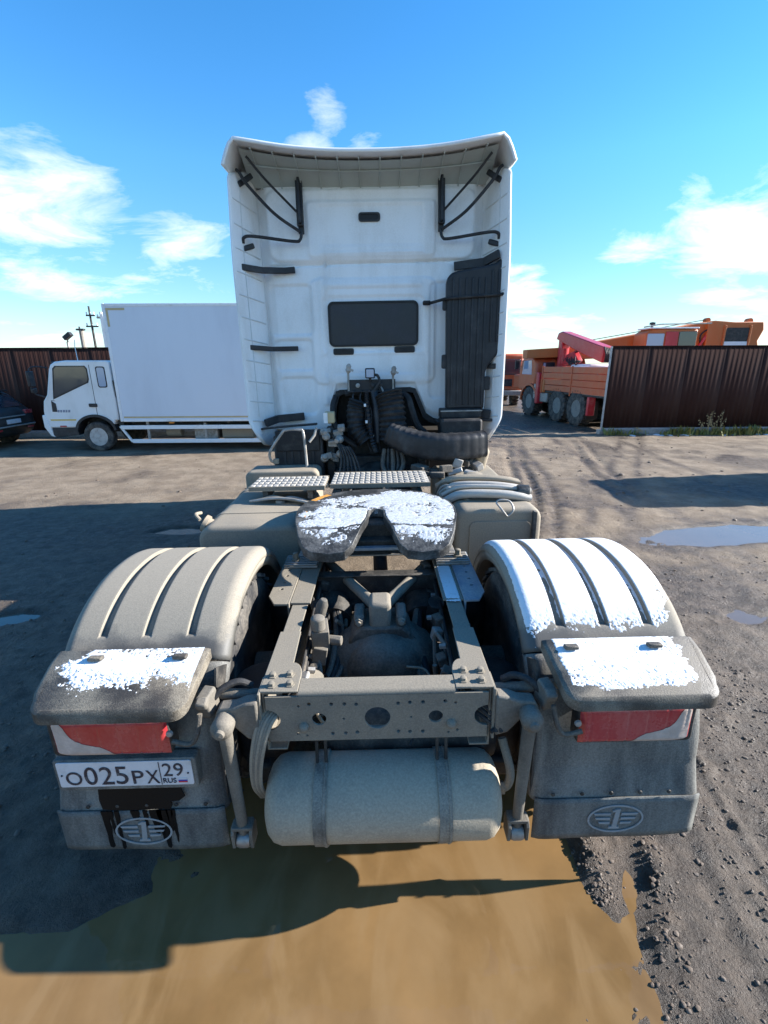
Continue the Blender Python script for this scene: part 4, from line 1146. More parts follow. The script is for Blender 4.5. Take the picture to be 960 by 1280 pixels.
# ---- fifth wheel: base plate, pedestals, horseshoe top
mb = MB(); mb.b(-0.56, -0.36, 2.62, 2.78, FZ+0.019, FZ+0.032); mb.b(0.36, 0.56, 2.62, 2.78, FZ+0.019, FZ+0.032); mb.b(-0.50, 0.50, 2.78, 3.30, FZ+0.02, FZ+0.031)
for k in range(5):
    for q in (-1, 1): mb.b(q*0.365, q*0.56, 2.625+k*0.033, 2.64+k*0.033, FZ+0.032, FZ+0.043)
fwb = mb.build('mounting_plate', M['steel'], T, bevel=0.003)
for s in (-1, 1):
    mb = MB(); mb.plate([(2.72, FZ+0.03), (3.18, FZ+0.03), (3.06, FZ+0.17), (2.84, FZ+0.17)], s*0.36, s*0.44, 'yz'); mb.build('pedestal', M['grease'], T, bevel=0.01)
    for y in (2.70, 3.22):
        b1 = MB(); b1.lathe([(0.028, 0), (0.028, 0.02), (0.018, 0.021), (0.018, 0.055), (0.008, 0.06)], (s*0.50, y, FZ+0.032), (0, 0, 1), 6); b1.build('bolt', M['dust_frame'], fwb)
FWC, FWZ = 2.98, 1.205
def fw_outline():
    pr = []
    # right half from the throat bottom outwards, then mirrored
    slot_w, slot_top = 0.042, 2.88
    half = [(0.0, slot_top+0.05)]
    half = []
    for k in range(9):
        a = rad(90 - 90*k/8)
        half.append((slot_w*math.cos(a)*1.0, slot_top + 0.045*math.sin(a)))
    half += [(0.042, 2.84), (0.046, 2.78), (0.064, 2.68), (0.092, 2.57), (0.118, 2.495), (0.158, 2.455), (0.235, 2.445), (0.335, 2.458), (0.372, 2.485), (0.405, 2.56), (0.438, 2.70), (0.458, 2.82)]
    for k in range(13):
        a = rad(-12 + 102*k/12)
        half.append((0.465*math.cos(a)**0.86 if math.cos(a) > 1e-6 else 0.0, 2.93 + 0.475*math.sin(a)))
    half = half[:-1]
    left = [(-x, y) for x, y in reversed(half)]
    return half + [(0.0, 2.93+0.475)] + left[:-1]
fo = [(x*1.10, 2.95 + (y-2.95)*1.07) for x, y in fw_outline()]
def fw_z(y, top=True):
    z = FWZ
    if y < 2.66:
        t = (2.66-y)/0.24; z -= 0.085*t*t*0.9 + 0.012*t
    return z
mb = MB()
N = len(fo)
# skin: grid clipped to the outline through column strips keeps the ramp smooth
bm = bmesh.new()
tp = tessellate_polygon([[Vector((x, y, 0)) for x, y in fo]])
vt = [bm.verts.new((x, y, 0)) for x, y in fo]
for t in tp:
    try: bm.faces.new([vt[i] for i in t])
    except ValueError: pass
for yc in np.arange(2.42, 2.76, 0.02):
    g = bm.verts[:] + bm.edges[:] + bm.faces[:]
    bmesh.ops.bisect_plane(bm, geom=g, plane_co=(0, yc, 0), plane_no=(0, 1, 0))
bmesh.ops.recalc_face_normals(bm, faces=bm.faces)
ext = bmesh.ops.extrude_face_region(bm, geom=bm.faces[:])
ev = [e for e in ext['geom'] if isinstance(e, bmesh.types.BMVert)]
es = set(ev)
for v in bm.verts:
    v.co.z = fw_z(v.co.y) - (0.0 if v in es else 0.052)
bmesh.ops.recalc_face_normals(bm, faces=bm.faces)
me = bpy.data.meshes.new('fifth_wheel_plate'); bm.to_mesh(me); bm.free()
fwp = obj_from(me, 'fifth_wheel_plate', M['grease'], T, bevel=0.008, seg=3)
mb = MB()
for k in range(12):
    y = 2.93 + 0.0
for (pts) in ([(-0.425, 3.15), (-0.38, 3.235), (-0.33, 3.30)],):
    vs_, fs = [], []
    for i, (x, y) in enumerate(pts):
        vs_ += [(x-0.028, y+0.008, FWZ+0.0012), (x+0.012, y-0.014, FWZ+0.0012)]
    mb.add(vs_, [(0, 1, 3, 2), (2, 3, 5, 4)])
mb.build('chalk_mark', M['orange_mark'], fwp); mb = MB()
vs_ = [(-0.445, 2.78, FWZ+.0012), (-0.435, 2.78, FWZ+.0012), (-0.452, 2.90, FWZ+.0012), (-0.44, 2.90, FWZ+.0012)]
mb.add(vs_, [(0, 1, 3, 2)])
mb.build('chalk_mark', M['orange_mark'], fwp)
# lock jaws and under-structure seen in the throat
mb = MB(); mb.b(-0.12, 0.12, 3.09, 3.20, FWZ-0.12, FWZ-0.055); mb.b(-0.2, 0.2, 2.72, 2.80, FWZ-0.19, FWZ-0.14); mb.b(-0.32, 0.32, 2.80, 3.28, FWZ-0.16, FWZ-0.06)
mb.build('lock_housing', M['grime'], T, bevel=0.01)
mb = MB(); mb.b(-0.22, 0.22, 2.66, 2.70, FWZ-0.185, FWZ-0.165); mb.build('lock_bar', M['blue_plate'], T, bevel=0.004)

# ---- tanks either side
def rbox_y(x0, x1, y0, y1, z0, z1, r, name, m, bev=0.03):
    mb = MB(); mb.plate(rect((x0+x1)/2, (z0+z1)/2, x1-x0, z1-z0, r, 6), y0, y1, 'xz'); return mb.build(name, m, T, bevel=bev, seg=4)
ft = rbox_y(-1.20, -0.50, 2.98, 4.28, 0.50, 1.085, 0.10, 'fuel_tank', M['fuel'], 0.035)
for y in (3.30, 3.95):
    mb = MB(); mb.plate(rect(-0.85, 0.7925, 0.712, 0.597, 0.106, 6), y-0.03, y+0.03, 'xz'); mb.build('tank_strap', M['fuel'], ft, bevel=0.003)
mb = MB(); mb.lathe([(0.05, 0), (0.05, 0.03), (0.062, 0.032), (0.062, 0.06), (0.045, 0.065)], (-1.16, 3.16, 1.03), (-1, 0, 0.55), 16); cap = mb.build('filler_cap', M['fuel'], ft, angle=40)
mb = MB(); mb.tube([(-1.215, 3.10, 1.10), (-1.25, 3.13, 1.13), (-1.24, 3.20, 1.12)], 0.012, 8, 4); mb.build('cap_handle', M['fuel'], ft)
mb = MB(); mb.lathe([(0.04, 0), (0.04, 0.02), (0.02, 0.03)], (-0.75, 3.55, 1.085), (0, 0, 1), 12); mb.tube([(-0.75, 3.55, 1.11), (-0.66, 3.56, 1.12), (-0.55, 3.58, 1.08), (-0.45, 3.6, 1.0)], 0.011, 8, 5); mb.build('level_sender', M['zinc'], ft)
for j in range(4):
    hose([(-0.98+0.03*j, 3.52+0.012*j, 1.105), (-0.80, 3.50+0.02*j, 1.13), (-0.62, 3.47+0.02*j, 1.125-0.01*j), (-0.46, 3.42+.02*j, 1.08), (-0.40, 3.3, 0.98)], 0.010+0.002*(j % 2), 'dust_frame' if j % 2 else 'zinc')
rt = rbox_y(0.545, 1.15, 3.10, 3.82, 0.52, 1.135, 0.085, 'side_tank', M['fuel'], 0.035)
mb = MB()   # pressed panel in its rear face
mb.plate(rect(0.86, 0.83, 0.43, 0.43, 0.05, 5), 3.092, 3.102, 'xz'); mb.build('pressed_panel', M['fuel'], rt, bevel=0.008, seg=3)
mb = MB(); mb.b(1.075, 1.10, 3.05, 3.095, 0.60, 1.12); mb.build('corner_strap', M['dust_dark'], rt, bevel=0.004)
mb = MB(); mb.tube([(0.83, 3.12, 1.17), (0.87, 3.06, 1.12), (0.90, 3.07, 1.09), (0.94, 3.08, 1.13), (0.92, 3.12, 1.18), (0.85, 3.12, 1.19), (0.83, 3.12, 1.17)], 0.007, 8, 4); mb.build('lifting_ring', M['steel'], rt)
for j, (y, z, r) in enumerate(((3.30, 1.165, 0.032), (3.40, 1.175, 0.035), (3.52, 1.18, 0.026), (3.64, 1.19, 0.04), (3.36, 1.205, 0.016), (3.58, 1.215, 0.018))):
    hose([(0.50, y+0.08, z-0.06), (0.62, y+0.03, z+0.012), (0.85, y, z+0.02), (1.02, y-0.01, z+0.004), (1.12, y, z-0.02)], r, 'grating' if j % 2 == 0 else 'fuel', 'pipe', 12)
mb = MB(); mb.lathe([(0.045, 0), (0.05, 0.02), (0.05, 0.08), (0.03, 0.10)], (1.03, 3.33, 1.195), (1, 0, -0.1), 12); mb.build('pipe_end', M['grease'], rt, angle=40)
mb = MB(); mb.lathe([(0.05, 0), (0.05, 0.05), (0.065, 0.055), (0.065, 0.085), (0.03, 0.095)], (0.80, 3.75, 1.15), (0, 0, 1), 14); mb.build('filler_cap', M['fuel'], rt, angle=40)
for j in range(7):
    mb = MB(); mb.box(r_.uniform(0.50, 0.66), r_.uniform(3.35, 3.75), r_.uniform(1.10, 1.2), r_.uniform(.05, .10), r_.uniform(.05, .10), r_.uniform(.04, .08), (r_.uniform(-20, 20), r_.uniform(-20, 20), r_.uniform(0, 90)))
    mb.build('valve_block', M['zinc' if j % 2 else 'dust_frame'], T, bevel=0.008)
for j in range(5):
    hose([(0.46, 3.45+0.06*j, 1.0), (0.52, 3.42+0.05*j, 1.12+.02*j), (0.60+0.04*j, 3.36+.06*j, 1.16), (0.68+.05*j, 3.32+.05*j, 1.13)], 0.009, 'zinc' if j % 2 else 'dust_frame')
# battery box and exhaust box further ahead on the right, dark
rbox_y(0.55, 1.16, 3.90, 4.75, 0.50, 1.10, 0.06, 'exhaust_box', M['dust_frame'], 0.02)
rbox_y(-1.22, -0.54, 4.29, 4.60, 0.50, 1.17, 0.06, 'battery_box', M['fuel'], 0.02)  # battery box raised and widened to shade the ground on the left

# ---- catwalk gratings
def grating(x0, x1, y0, y1, z):
    t_, st = 0.022, 0.052
    mb = MB(); mb.b(x0, x1, y0, y1, z-0.024, z-0.010)
    for s_ in (y0, y1):
        mb.b(x0, x1, s_-0.008, s_+0.008, z-0.03, z+0.004)
    g = mb.build('catwalk', M['dust_frame'], T)
    n = max(2, int(round((y1-y0)/0.085)))
    for k in range(n):
        yc = y0 + (k+0.5)*(y1-y0)/n; d = (y1-y0)/n
        mb = MB(); mb.b(x0+0.004, x1-0.004, yc-d*0.40, yc+d*0.40, z-0.010, z+0.0)
        for q in range(int((x1-x0)/0.045)):
            xx = x0 + 0.025 + q*0.045
            mb.b(xx-0.015, xx+0.015, yc-d*0.34, yc+d*0.34, z, z+0.006)
        mb.build('tread_plank', M['grating'], g, bevel=0.002, seg=1)
    mb = MB()
    for xx in (x0+0.12, x1-0.12):
        mb.b(xx-0.02, xx+0.02, y0+0.02, y1-0.02, z-0.10, z-0.024)
    mb.build('catwalk_bracket', M['dust_dark'], g)
grating(-0.99, -0.40, 3.56, 3.90, 1.205)
grating(-0.365, 0.425, 3.60, 4.02, 1.205)
# ---- cab shell
BW_Y, CB, CT = 5.0, 1.46, 3.655
def notch(x):
    pts = [(-1.06, CB), (-0.470, CB), (-0.430, 1.74), (-0.395, 1.835), (-0.36, 1.85), (0.36, 1.865), (0.41, 1.85), (0.46, 1.74), (0.52, 1.60), (0.60, 1.545), (0.66, 1.535), (0.75, CB), (1.06, CB)]
    return float(np.interp(x, [p[0] for p in pts], [p[1] for p in pts]))
def sd_rr(x, z, cx, cz, w, h, r):
    dx, dz = abs(x-cx)-w/2+r, abs(z-cz)-h/2+r
    return math.hypot(max(dx, 0), max(dz, 0)) + min(max(dx, dz), 0) - r
def S(a, b_, v):
    t = min(max((v-a)/(b_-a), 0), 1); return t*t*(3-2*t)
PRESS = [  # cx, cz, w, h, r, depth (+ is proud)
    (0, 3.335, 1.96, 0.60, 0.13, 0.020), (0.0, 3.30, 1.20, 0.47, 0.05, 0.014), (0, 3.33, 0.98, 0.34, 0.02, -0.006),
    (-0.80, 2.615, 0.42, 0.46, 0.05, -0.016), (-0.80, 2.20, 0.38, 0.30, 0.05, -0.016), (-0.78, 1.80, 0.36, 0.38, 0.05, -0.016),
    (0.0, 2.40, 1.22, 0.98, 0.08, 0.014), (0.0, 2.475, 1.00, 0.52, 0.06, -0.010), (0.0, 2.83, 0.96, 0.05, 0.02, 0.010), (0.0, 2.10, 1.06, 0.20, 0.05, -0.006),
    (0.80, 2.3, 0.5, 1.1, 0.06, -0.012), (-0.50, 2.3, 0.05, 1.2, 0.02, 0.012), (0, 3.105, 0.98, 0.02, 0.008, 0.010), (-1.0, 2.2, 0.05, 1.4, 0.02, 0.012)]
def wall_y(x, z):
    y = BW_Y
    for cx, cz, w, h, r, d in PRESS:
        y -= d*(1 - S(-0.018, 0.010, sd_rr(x, z, cx, cz, w, h, r)))
    y += 0.030*(1 - S(0.0, 0.014, abs(z - 3.015 - 0.012*x)))*0.6          # joint between shell and roof module
    e = notch(x)
    y += 0.025*S(0.08, 0.0, z - e) if e > CB + 0.02 else 0
    y += 0.07*S(0.94, 1.055, abs(x))
    return y
xs = sorted(set(list(np.linspace(-1.055, 1.055, 150)) + [-0.47, -0.43, -0.395, -0.36, 0.36, 0.41, 0.46, 0.52, 0.6, 0.66, 0.75]))
mb = MB()
mb.grid(lambda x, v: (x, wall_y(x, notch(x) + (CT-notch(x))*v), notch(x) + (CT - notch(x))*v), xs, list(np.linspace(0, 1, 190)))
wall = mb.build('cab_rear_wall', M['cab_white'], T, angle=60)
mb = MB()   # shell of the cab in front of the wall, lofted along y
secs = [(5.075, 1.055, 1.46, 3.64), (5.2, 1.14, 1.40, 3.66), (6.6, 1.17, 1.30, 3.62), (7.15, 1.16, 1.10, 3.45), (7.45, 1.12, 0.95, 2.9), (7.58, 1.08, 0.90, 2.0), (7.60, 1.05, 0.6, 1.9)]
vs_, fs = [], []
n = None
for y, hx, z0, z1 in secs:
    pl = rect(0, (z0+z1)/2, 2*hx, z1-z0, 0.10, 4); n = len(pl)
    vs_ += [(p[0], y, p[1]) for p in pl]
for i in range(len(secs)-1):
    fs += [(i*n+k, i*n+(k+1) % n, (i+1)*n+(k+1) % n, (i+1)*n+k) for k in range(n)]
fs.append(tuple((len(secs)-1)*n+k for k in range(n)))
mb.add(vs_, fs); shell = mb.build('cab_shell', M['cab_white'], T, angle=40)
mb = MB(); mb.b(-0.98, 0.98, 7.1, 7.50, 2.05, 2.95); mb.build('windscreen', M['glass'], shell, bevel=0.03)
for s in (-1, 1):
    mb = MB(); mb.plate([(5.95, 2.0), (6.75, 1.9), (6.62, 2.75), (5.95, 2.78)], s*1.10, s*1.178, 'yz'); mb.build('side_window', M['glass'], shell, bevel=0.01)
    mb = MB(); mb.box(s*1.34, 6.75, 2.30, 0.16, 0.10, 0.62); mb.tube([(s*1.15, 6.8, 2.7), (s*1.34, 6.76, 2.64)], 0.02, 8); mb.build('mirror', M['black'], shell, bevel=0.03)
    mb = MB(); mb.plate([(5.20, 0.75), (6.55, 0.75), (6.55, 1.32), (6.3, 1.32)] + [(5.85 + 0.62*math.cos(a), 0.62 + 0.62*math.sin(a)) for a in np.linspace(rad(50), rad(150), 10)], s*0.95, s*1.18, 'yz'); mb.build('front_mudguard', M['black'], T)
mb = MB(); mb.b(-1.15, 1.15, 6.8, 7.62, 0.35, 0.95); mb.build('front_bumper', M['cab_white'], T, bevel=0.06)
# rear window cover, vents and grab slot
mb = MB(); mb.plate(rect(0, 2.478, 0.885, 0.415, 0.055, 6), BW_Y-0.022, BW_Y+0.02, 'xz', [rect(0, 2.478, 0.845, 0.375, 0.045, 6)]); win = mb.build('window_seal', M['seal'], T, bevel=0.006)
mb = MB(); mb.plate(rect(0, 2.478, 0.845, 0.375, 0.045, 6), BW_Y-0.014, BW_Y+0.02, 'xz'); mb.build('window_blank', M['black_gloss'], win)
for x in (-0.305, 0.305):
    mb = MB(); mb.plate(rect(x, 2.225 + (0.01 if x > 0 else 0), 0.205, 0.062, 0.018, 4), BW_Y-0.020, BW_Y+0.01, 'xz'); v_ = mb.build('cab_vent', M['black'], T, bevel=0.004)
    for k in range(3):
        mb = MB(); mb.b(x-0.085, x+0.085, BW_Y-0.026, BW_Y-0.019, 2.208+k*0.014+(0.01 if x > 0 else 0), 2.214+k*0.014+(0.01 if x > 0 else 0)); mb.build('vent_slat', M['rubber'], v_)
mb = MB(); mb.plate(rect(-0.015, 3.395, 0.20, 0.075, 0.025, 5), BW_Y-0.044, BW_Y+0.0, 'xz', [rect(-0.015, 3.395, 0.17, 0.045, 0.018, 5)]); ho = mb.build('roof_grab_slot', M['black'], T, bevel=0.003)
mb = MB(); mb.plate(rect(-0.015, 3.395, 0.17, 0.045, 0.018, 5), BW_Y-0.036, BW_Y+0.0, 'xz'); mb.build('slot_recess', M['seal'], ho)
# dark tunnel behind the notch
mb = MB()
pts = [(-0.475, 1.40), (-0.435, 1.745), (-0.40, 1.84), (-0.36, 1.855), (0.36, 1.87), (0.415, 1.855), (0.465, 1.745), (0.525, 1.605), (0.605, 1.55), (0.66, 1.54), (0.76, 1.40)]
pi = [(x*0.93 + 0.005, z - 0.045) for x, z in pts]
fr = pts + list(reversed([(x, max(z, 1.40)) for x, z in pi]))
mb.plate(fr, BW_Y-0.005, BW_Y+0.30, 'xz'); mb.build('tunnel_lining', M['rubber'], T)
mb = MB(); mb.b(-1.02, 1.02, 5.32, 5.36, 0.85, 1.90); mb.build('tunnel_bulkhead', M['seal'], T)
mb = MB(); mb.b(-0.42, 0.42, 4.55, 6.6, 0.55, 1.10); mb.b(-0.30, 0.30, 5.0, 6.5, 1.10, 1.55); mb.lathe([(0.30, 0), (0.30, 0.3), (0.2, 0.6)], (0, 5.0, 0.85), (0, -1, 0), 18); mb.build('gearbox', M['grime'], T, bevel=0.03)
mb = MB(); mb.b(-0.55, 0.55, 4.80, 4.90, 1.06, 1.20); mb.b(-0.50, -0.42, 4.7, 4.95, 0.9, 1.5); mb.b(0.42, 0.5, 4.7, 4.95, 0.9, 1.4); mb.build('cab_mount_frame', M['grime'], T, bevel=0.01)

# ---- side fairings with ribbed inner faces
def fair_sec(z):
    """cross-section (x, y) of a fairing at a height; the lower rear corner is rounded off"""
    zb, rc = 1.315, 0.26
    back = 4.68
    if z < zb + rc:
        t = (zb + rc - z)/rc
        back += 0.24*(1 - math.sqrt(max(1 - t*t, 0)))
    if z > 3.62:
        back += 0.20*((z-3.62)/0.12)**2
    xo = 1.248 - 0.03*S(2.9, 3.75, z) - (0.09*(1 - S(zb, zb+0.30, z)))
    inn = 1.05
    f = (5.02-back)/(5.02-4.68)
    return [(inn, 5.09), (inn + 0.012, 5.00), (inn + 0.05, 4.92), (inn+0.05 + (xo-0.035-inn-0.05)*f, min(back+0.012, 4.9)), (xo-0.02, back), (xo-0.006, back+0.006), (xo, back+0.03), (xo-0.004, 5.1), (xo-0.03, 5.45), (1.13, 5.75), (1.10, 5.70), (1.12, 5.3)], back, xo
zsf = list(np.linspace(1.315, 1.60, 16)) + list(np.linspace(1.65, 3.6, 30)) + [3.64, 3.68, 3.72, 3.745]
for s in (-1, 1):
    mb = MB(); vs_, fs = [], []
    for z in zsf:
        sec, bk, xo = fair_sec(z); n = len(sec)
        vs_ += [(s*x, y, z) for x, y in sec]
    for i in range(len(zsf)-1):
        fs += [(i*n+k, i*n+(k+1) % n, (i+1)*n+(k+1) % n, (i+1)*n+k) for k in range(n)]
    fs += [tuple(range(n)), tuple((len(zsf)-1)*n+k for k in range(n))]
    mb.add(vs_, fs); fair = mb.build('side_fairing', M['cab_white'], T, angle=45)
    for z in np.arange(1.56, 3.65, 0.19):
        sec, bk, xo = fair_sec(z)
        mb = MB()
        a, b_ = Vector((s*(sec[2][0]-0.004), sec[2][1], z)), Vector((s*(sec[3][0]-0.004), sec[3][1]+0.01, z + 0.03))
        mb.tube([Vector((s*(sec[1][0]-0.004), sec[1][1], z-0.012)), a, b_], 0.0065, 6); mb.build('rib', M['rib'], fair)
    mb = MB(); pts = []
    for z in np.linspace(1.62, 3.6, 10):
        sec, bk, xo = fair_sec(z); pts.append((s*(sec[2][0]*0.45 + sec[3][0]*0.55 - 0.004), sec[2][1]*0.45+sec[3][1]*0.55, z))
    mb.tube(pts, 0.004, 6); mb.build('rib', M['rib'], fair)
# ---- roof deflector
def roof_z(x, y):
    ax_ = abs(x)
    zr = 3.765 + 0.105*(ax_/1.1)**2.3
    k = (y-4.56)
    z = zr + 0.045*S(0, 0.8, k) - 0.26*max(0, (k-0.7)/2.0)**1.6
    if ax_ > 1.10:
        z -= 0.21*((ax_-1.10)/0.11)**1.6
    return z
xr = list(np.linspace(-1.10, 1.10, 41)); xr = [-1.21, -1.205, -1.19, -1.17, -1.14] + xr + [1.14, 1.17, 1.19, 1.205, 1.21]
yr = [4.545, 4.55, 4.56, 4.6, 4.7, 4.85, 5.0, 5.3, 5.8, 6.4, 6.9, 7.1]
mb = MB(); mb.grid(lambda x, y: (x*(1 - 0.02*S(5, 7, y)), y + (0.03*S(0.9, 1.2, abs(x)) if y < 5 else 0), roof_z(x, y)), xr, yr)
roof = mb.build('roof_deflector', M['cab_white'], T, solid=0.028, angle=50)
mb = MB()   # curved lining between deflector and wall
mb.grid(lambda x, t: (x, 4.66 + 0.36*t, (roof_z(x, 4.66)-0.036)*(1-t) + (3.635 + 0.02*(abs(x)/1.05)**2)*t + 0.02*math.sin(t*3.14)), list(np.linspace(-1.09, 1.09, 40)), list(np.linspace(0, 1, 10)))
lin = mb.build('roof_lining', M['fairing_in'], roof, angle=60)
for x in np.linspace(-0.98, 0.98, 12):
    mb = MB(); mb.tube([(x, 4.60, roof_z(x, 4.60)-0.034), (x, 4.68, roof_z(x, 4.66)-0.042), (x, 4.84, 0.5*(roof_z(x, 4.66)-0.03) + 0.5*3.64 + 0.012), (x, 5.0, 3.638)], 0.006, 6); mb.build('rib', M['fairing_in'], roof)
mb = MB(); mb.tube([(x, 4.80, 0.61*(roof_z(x, 4.66)-0.036) + 0.39*3.64 + 0.008) for x in np.linspace(-1.05, 1.05, 20)], 0.006, 6); mb.build('rib', M['fairing_in'], roof)
# ---- black support bars
for s in (-1, 1):
    bar = MB(); bar.box(s*0.645, 4.935, 3.53, 0.062, 0.035, 0.43, (-6, 0, 0)); bar.box(s*0.645, 4.905, 3.53, 0.022, 0.05, 0.40, (-6, 0, 0)); bar.box(s*0.645, 4.95, 3.31, 0.05, 0.03, 0.10)
    br = bar.build('support_bracket', M['black'], T, bevel=0.006)
    def rod(pts, r=0.013):
        mb = MB(); mb.tube(pts, r, 8, 5 if len(pts) > 2 else 0); return mb.build('support_rod', M['black'], br)
    rod([(s*0.66, 4.91, 3.42), (s*0.90, 4.80, 3.64), (s*1.04, 4.70, 3.79)], 0.011)
    rod([(s*0.65, 4.91, 3.27), (s*0.86, 4.84, 3.40), (s*1.06, 4.78, 3.60), (s*1.12, 4.76, 3.69), (s*1.15, 4.78, 3.72)], 0.014)
    rod([(s*0.64, 4.92, 3.27), (s*0.655, 4.90, 3.205), (s*0.72, 4.89, 3.19), (s*1.05, 4.80, 3.215), (s*1.14, 4.79, 3.205), (s*1.155, 4.80, 3.16)], 0.014)
    for (x, z, l, ry) in ((1.10, 3.66, 0.16, 35), (1.145, 3.13, 0.16, 20)):
        mb = MB(); mb.box(s*x, 4.84, z, l, 0.05, 0.045, (0, s*ry, s*-35)); mb.build('rod_foot', M['black'], br, bevel=0.01)
def bracket(pts, w, t, name='fairing_bracket'):
    mb = MB()
    for a, b_ in zip(pts[:-1], pts[1:]):
        a, b_ = Vector(a), Vector(b_); d = b_-a
        m = Matrix.Translation((a+b_)/2) @ d.to_track_quat('X', 'Z').to_matrix().to_4x4()
        h = [(x*(d.length/2+0.004), y*t/2, z*w/2) for x in (-1, 1) for y in (-1, 1) for z in (-1, 1)]
        mb.add(h, [(0, 1, 3, 2), (4, 6, 7, 5), (0, 4, 5, 1), (2, 3, 7, 6), (0, 2, 6, 4), (1, 5, 7, 3)], m)
    return mb.build(name, M['black'], T, bevel=0.006)
bracket([(-1.19, 4.77, 2.965), (-1.02, 4.90, 2.955), (-0.83, 4.962, 2.96), (-0.735, 4.966, 2.965)], 0.055, 0.03)
bracket([(-1.18, 4.78, 2.275), (-1.00, 4.92, 2.260), (-0.755, 4.966, 2.262)], 0.045, 0.03)
bracket([(-1.10, 4.80, 1.555), (-1.0, 4.90, 1.585), (-0.74, 4.965, 1.60)], 0.075, 0.04)
bracket([(-1.14, 4.80, 1.50), (-0.95, 4.72, 1.525), (-0.58, 4.70, 1.55)], 0.02, 0.05, 'step_flat')
bracket([(1.15, 4.75, 3.03), (1.04, 4.88, 2.985), (0.78, 4.955, 2.97)], 0.075, 0.03)
bracket([(1.20, 4.77, 2.06), (0.98, 4.90, 2.06)], 0.05, 0.03)
bracket([(1.14, 4.78, 1.60), (0.98, 4.85, 1.62)], 0.085, 0.05)
bracket([(1.16, 4.76, 1.545), (0.98, 4.83, 1.55)], 0.03, 0.02)
# ---- air intake snorkel on the right: ribbed panel, neck, elbow to the middle
mb = MB()
out = [(0.655, 1.66), (1.03, 1.66), (1.03, 2.00), (1.05, 2.06), (1.185, 2.22), (1.20, 2.30), (1.185, 2.98), (1.12, 3.00), (1.09, 2.96), (0.74, 2.90), (0.69, 2.885), (0.655, 2.86), (0.640, 2.80)]
mb.plate([(x+0.045, z) for x, z in out], 4.84, 4.955, 'xz')
duct = mb.build('air_intake', M['black'], T, bevel=0.022, seg=3)
for x in (0.70, 0.76, 0.82, 0.88, 0.94, 1.00, 1.06, 1.12):
    z0 = 1.70 if x < 1.02 else 2.28
    x += 0.045; mb = MB(); mb.b(x-0.010, x+0.010, 4.828, 4.845, z0, 2.84 if x < 1.1 else 2.90); mb.build('rib', M['black'], duct, bevel=0.005)
for x, z, w, h in ((0.635, 2.62, 0.05, 0.10), (0.635, 2.11, 0.05, 0.13), (1.055, 1.90, 0.06, 0.13)):
    mb = MB(); mb.plate(rect(x+0.045, z, w, h, 0.015), 4.87, 4.92, 'xz'); mb.build('intake_tab', M['black'], duct, bevel=0.006)
mb = MB(); mb.tube([(0.50, 5.035, 2.655), (0.56, 4.99, 2.65), (0.68, 4.822, 2.665), (1.16, 4.815, 2.69), (1.25, 4.80, 2.70)], 0.014, 8); mb.tube([(0.49, 5.037, 2.655), (0.545, 5.00, 2.65)], 0.022, 8); mb.build('strap', M['rubber'], duct)
mb = MB(); mb.b(0.640, 1.045, 4.80, 4.97, 1.575, 1.665); mb.b(0.60, 1.045, 4.79, 4.98, 1.53, 1.555); mb.b(0.63, 1.05, 4.795, 4.975, 1.47, 1.50); mb.build('intake_collar', M['rubber'], duct, bevel=0.012)
mb = MB(); mb.b(0.64, 1.05, 4.796, 4.80, 1.640, 1.652); mb.build('collar_clip', M['zinc'], duct)
mb = MB(); mb.plate(rect(0.83, 1.43, 0.40, 0.30, 0.03), 4.66, 4.94, 'xz'); mb.build('intake_boot', M['rubber'], duct, bevel=0.02)
mb = MB()
elb = smooth_path([(1.03, 4.66, 1.345), (0.85, 4.60, 1.335), (0.60, 4.57, 1.335), (0.40, 4.60, 1.36), (0.25, 4.66, 1.41), (0.15, 4.72, 1.46)], 8)
vs_, fs = [], []
for i, p in enumerate(elb):
    t = (elb[min(i+1, len(elb)-1)] - elb[max(i-1, 0)]).normalized(); nrm_ = t.cross(Vector((0, 0, 1))).normalized(); up_ = nrm_.cross(t)
    k_ = 1.035 if (i // 1) % 3 == 0 else 1.0
    hgt = (0.245 - 0.03*max(0, (i-20)/20))*k_
    sec_ = rect(0, 0, 0.21*k_, hgt, 0.055, 4)
    vs_ += [p + nrm_*a_ + up_*b_ for a_, b_ in sec_]; n = len(sec_)
for i in range(len(elb)-1):
    fs += [(i*n+k, i*n+(k+1) % n, (i+1)*n+(k+1) % n, (i+1)*n+k) for k in range(n)]
fs += [tuple(range(n)), tuple((len(elb)-1)*n+k for k in range(n))]
mb.add(vs_, fs); mb.build('intake_elbow', M['black'], duct, angle=25)
mb = MB(); mb.tube([(0.97, 4.64, 1.31), (1.03, 4.66, 1.25), (1.02, 4.7, 1.1)], [0.10, 0.08, 0.06], 14); mb.build('intake_foot', M['fuel'], duct)
duct.location.y -= 0.085
hose([(1.095, 4.83, 2.2), (1.085, 4.83, 1.9), (1.08, 4.83, 1.55)], 0.010, 'trim_white', 'drain_pipe')
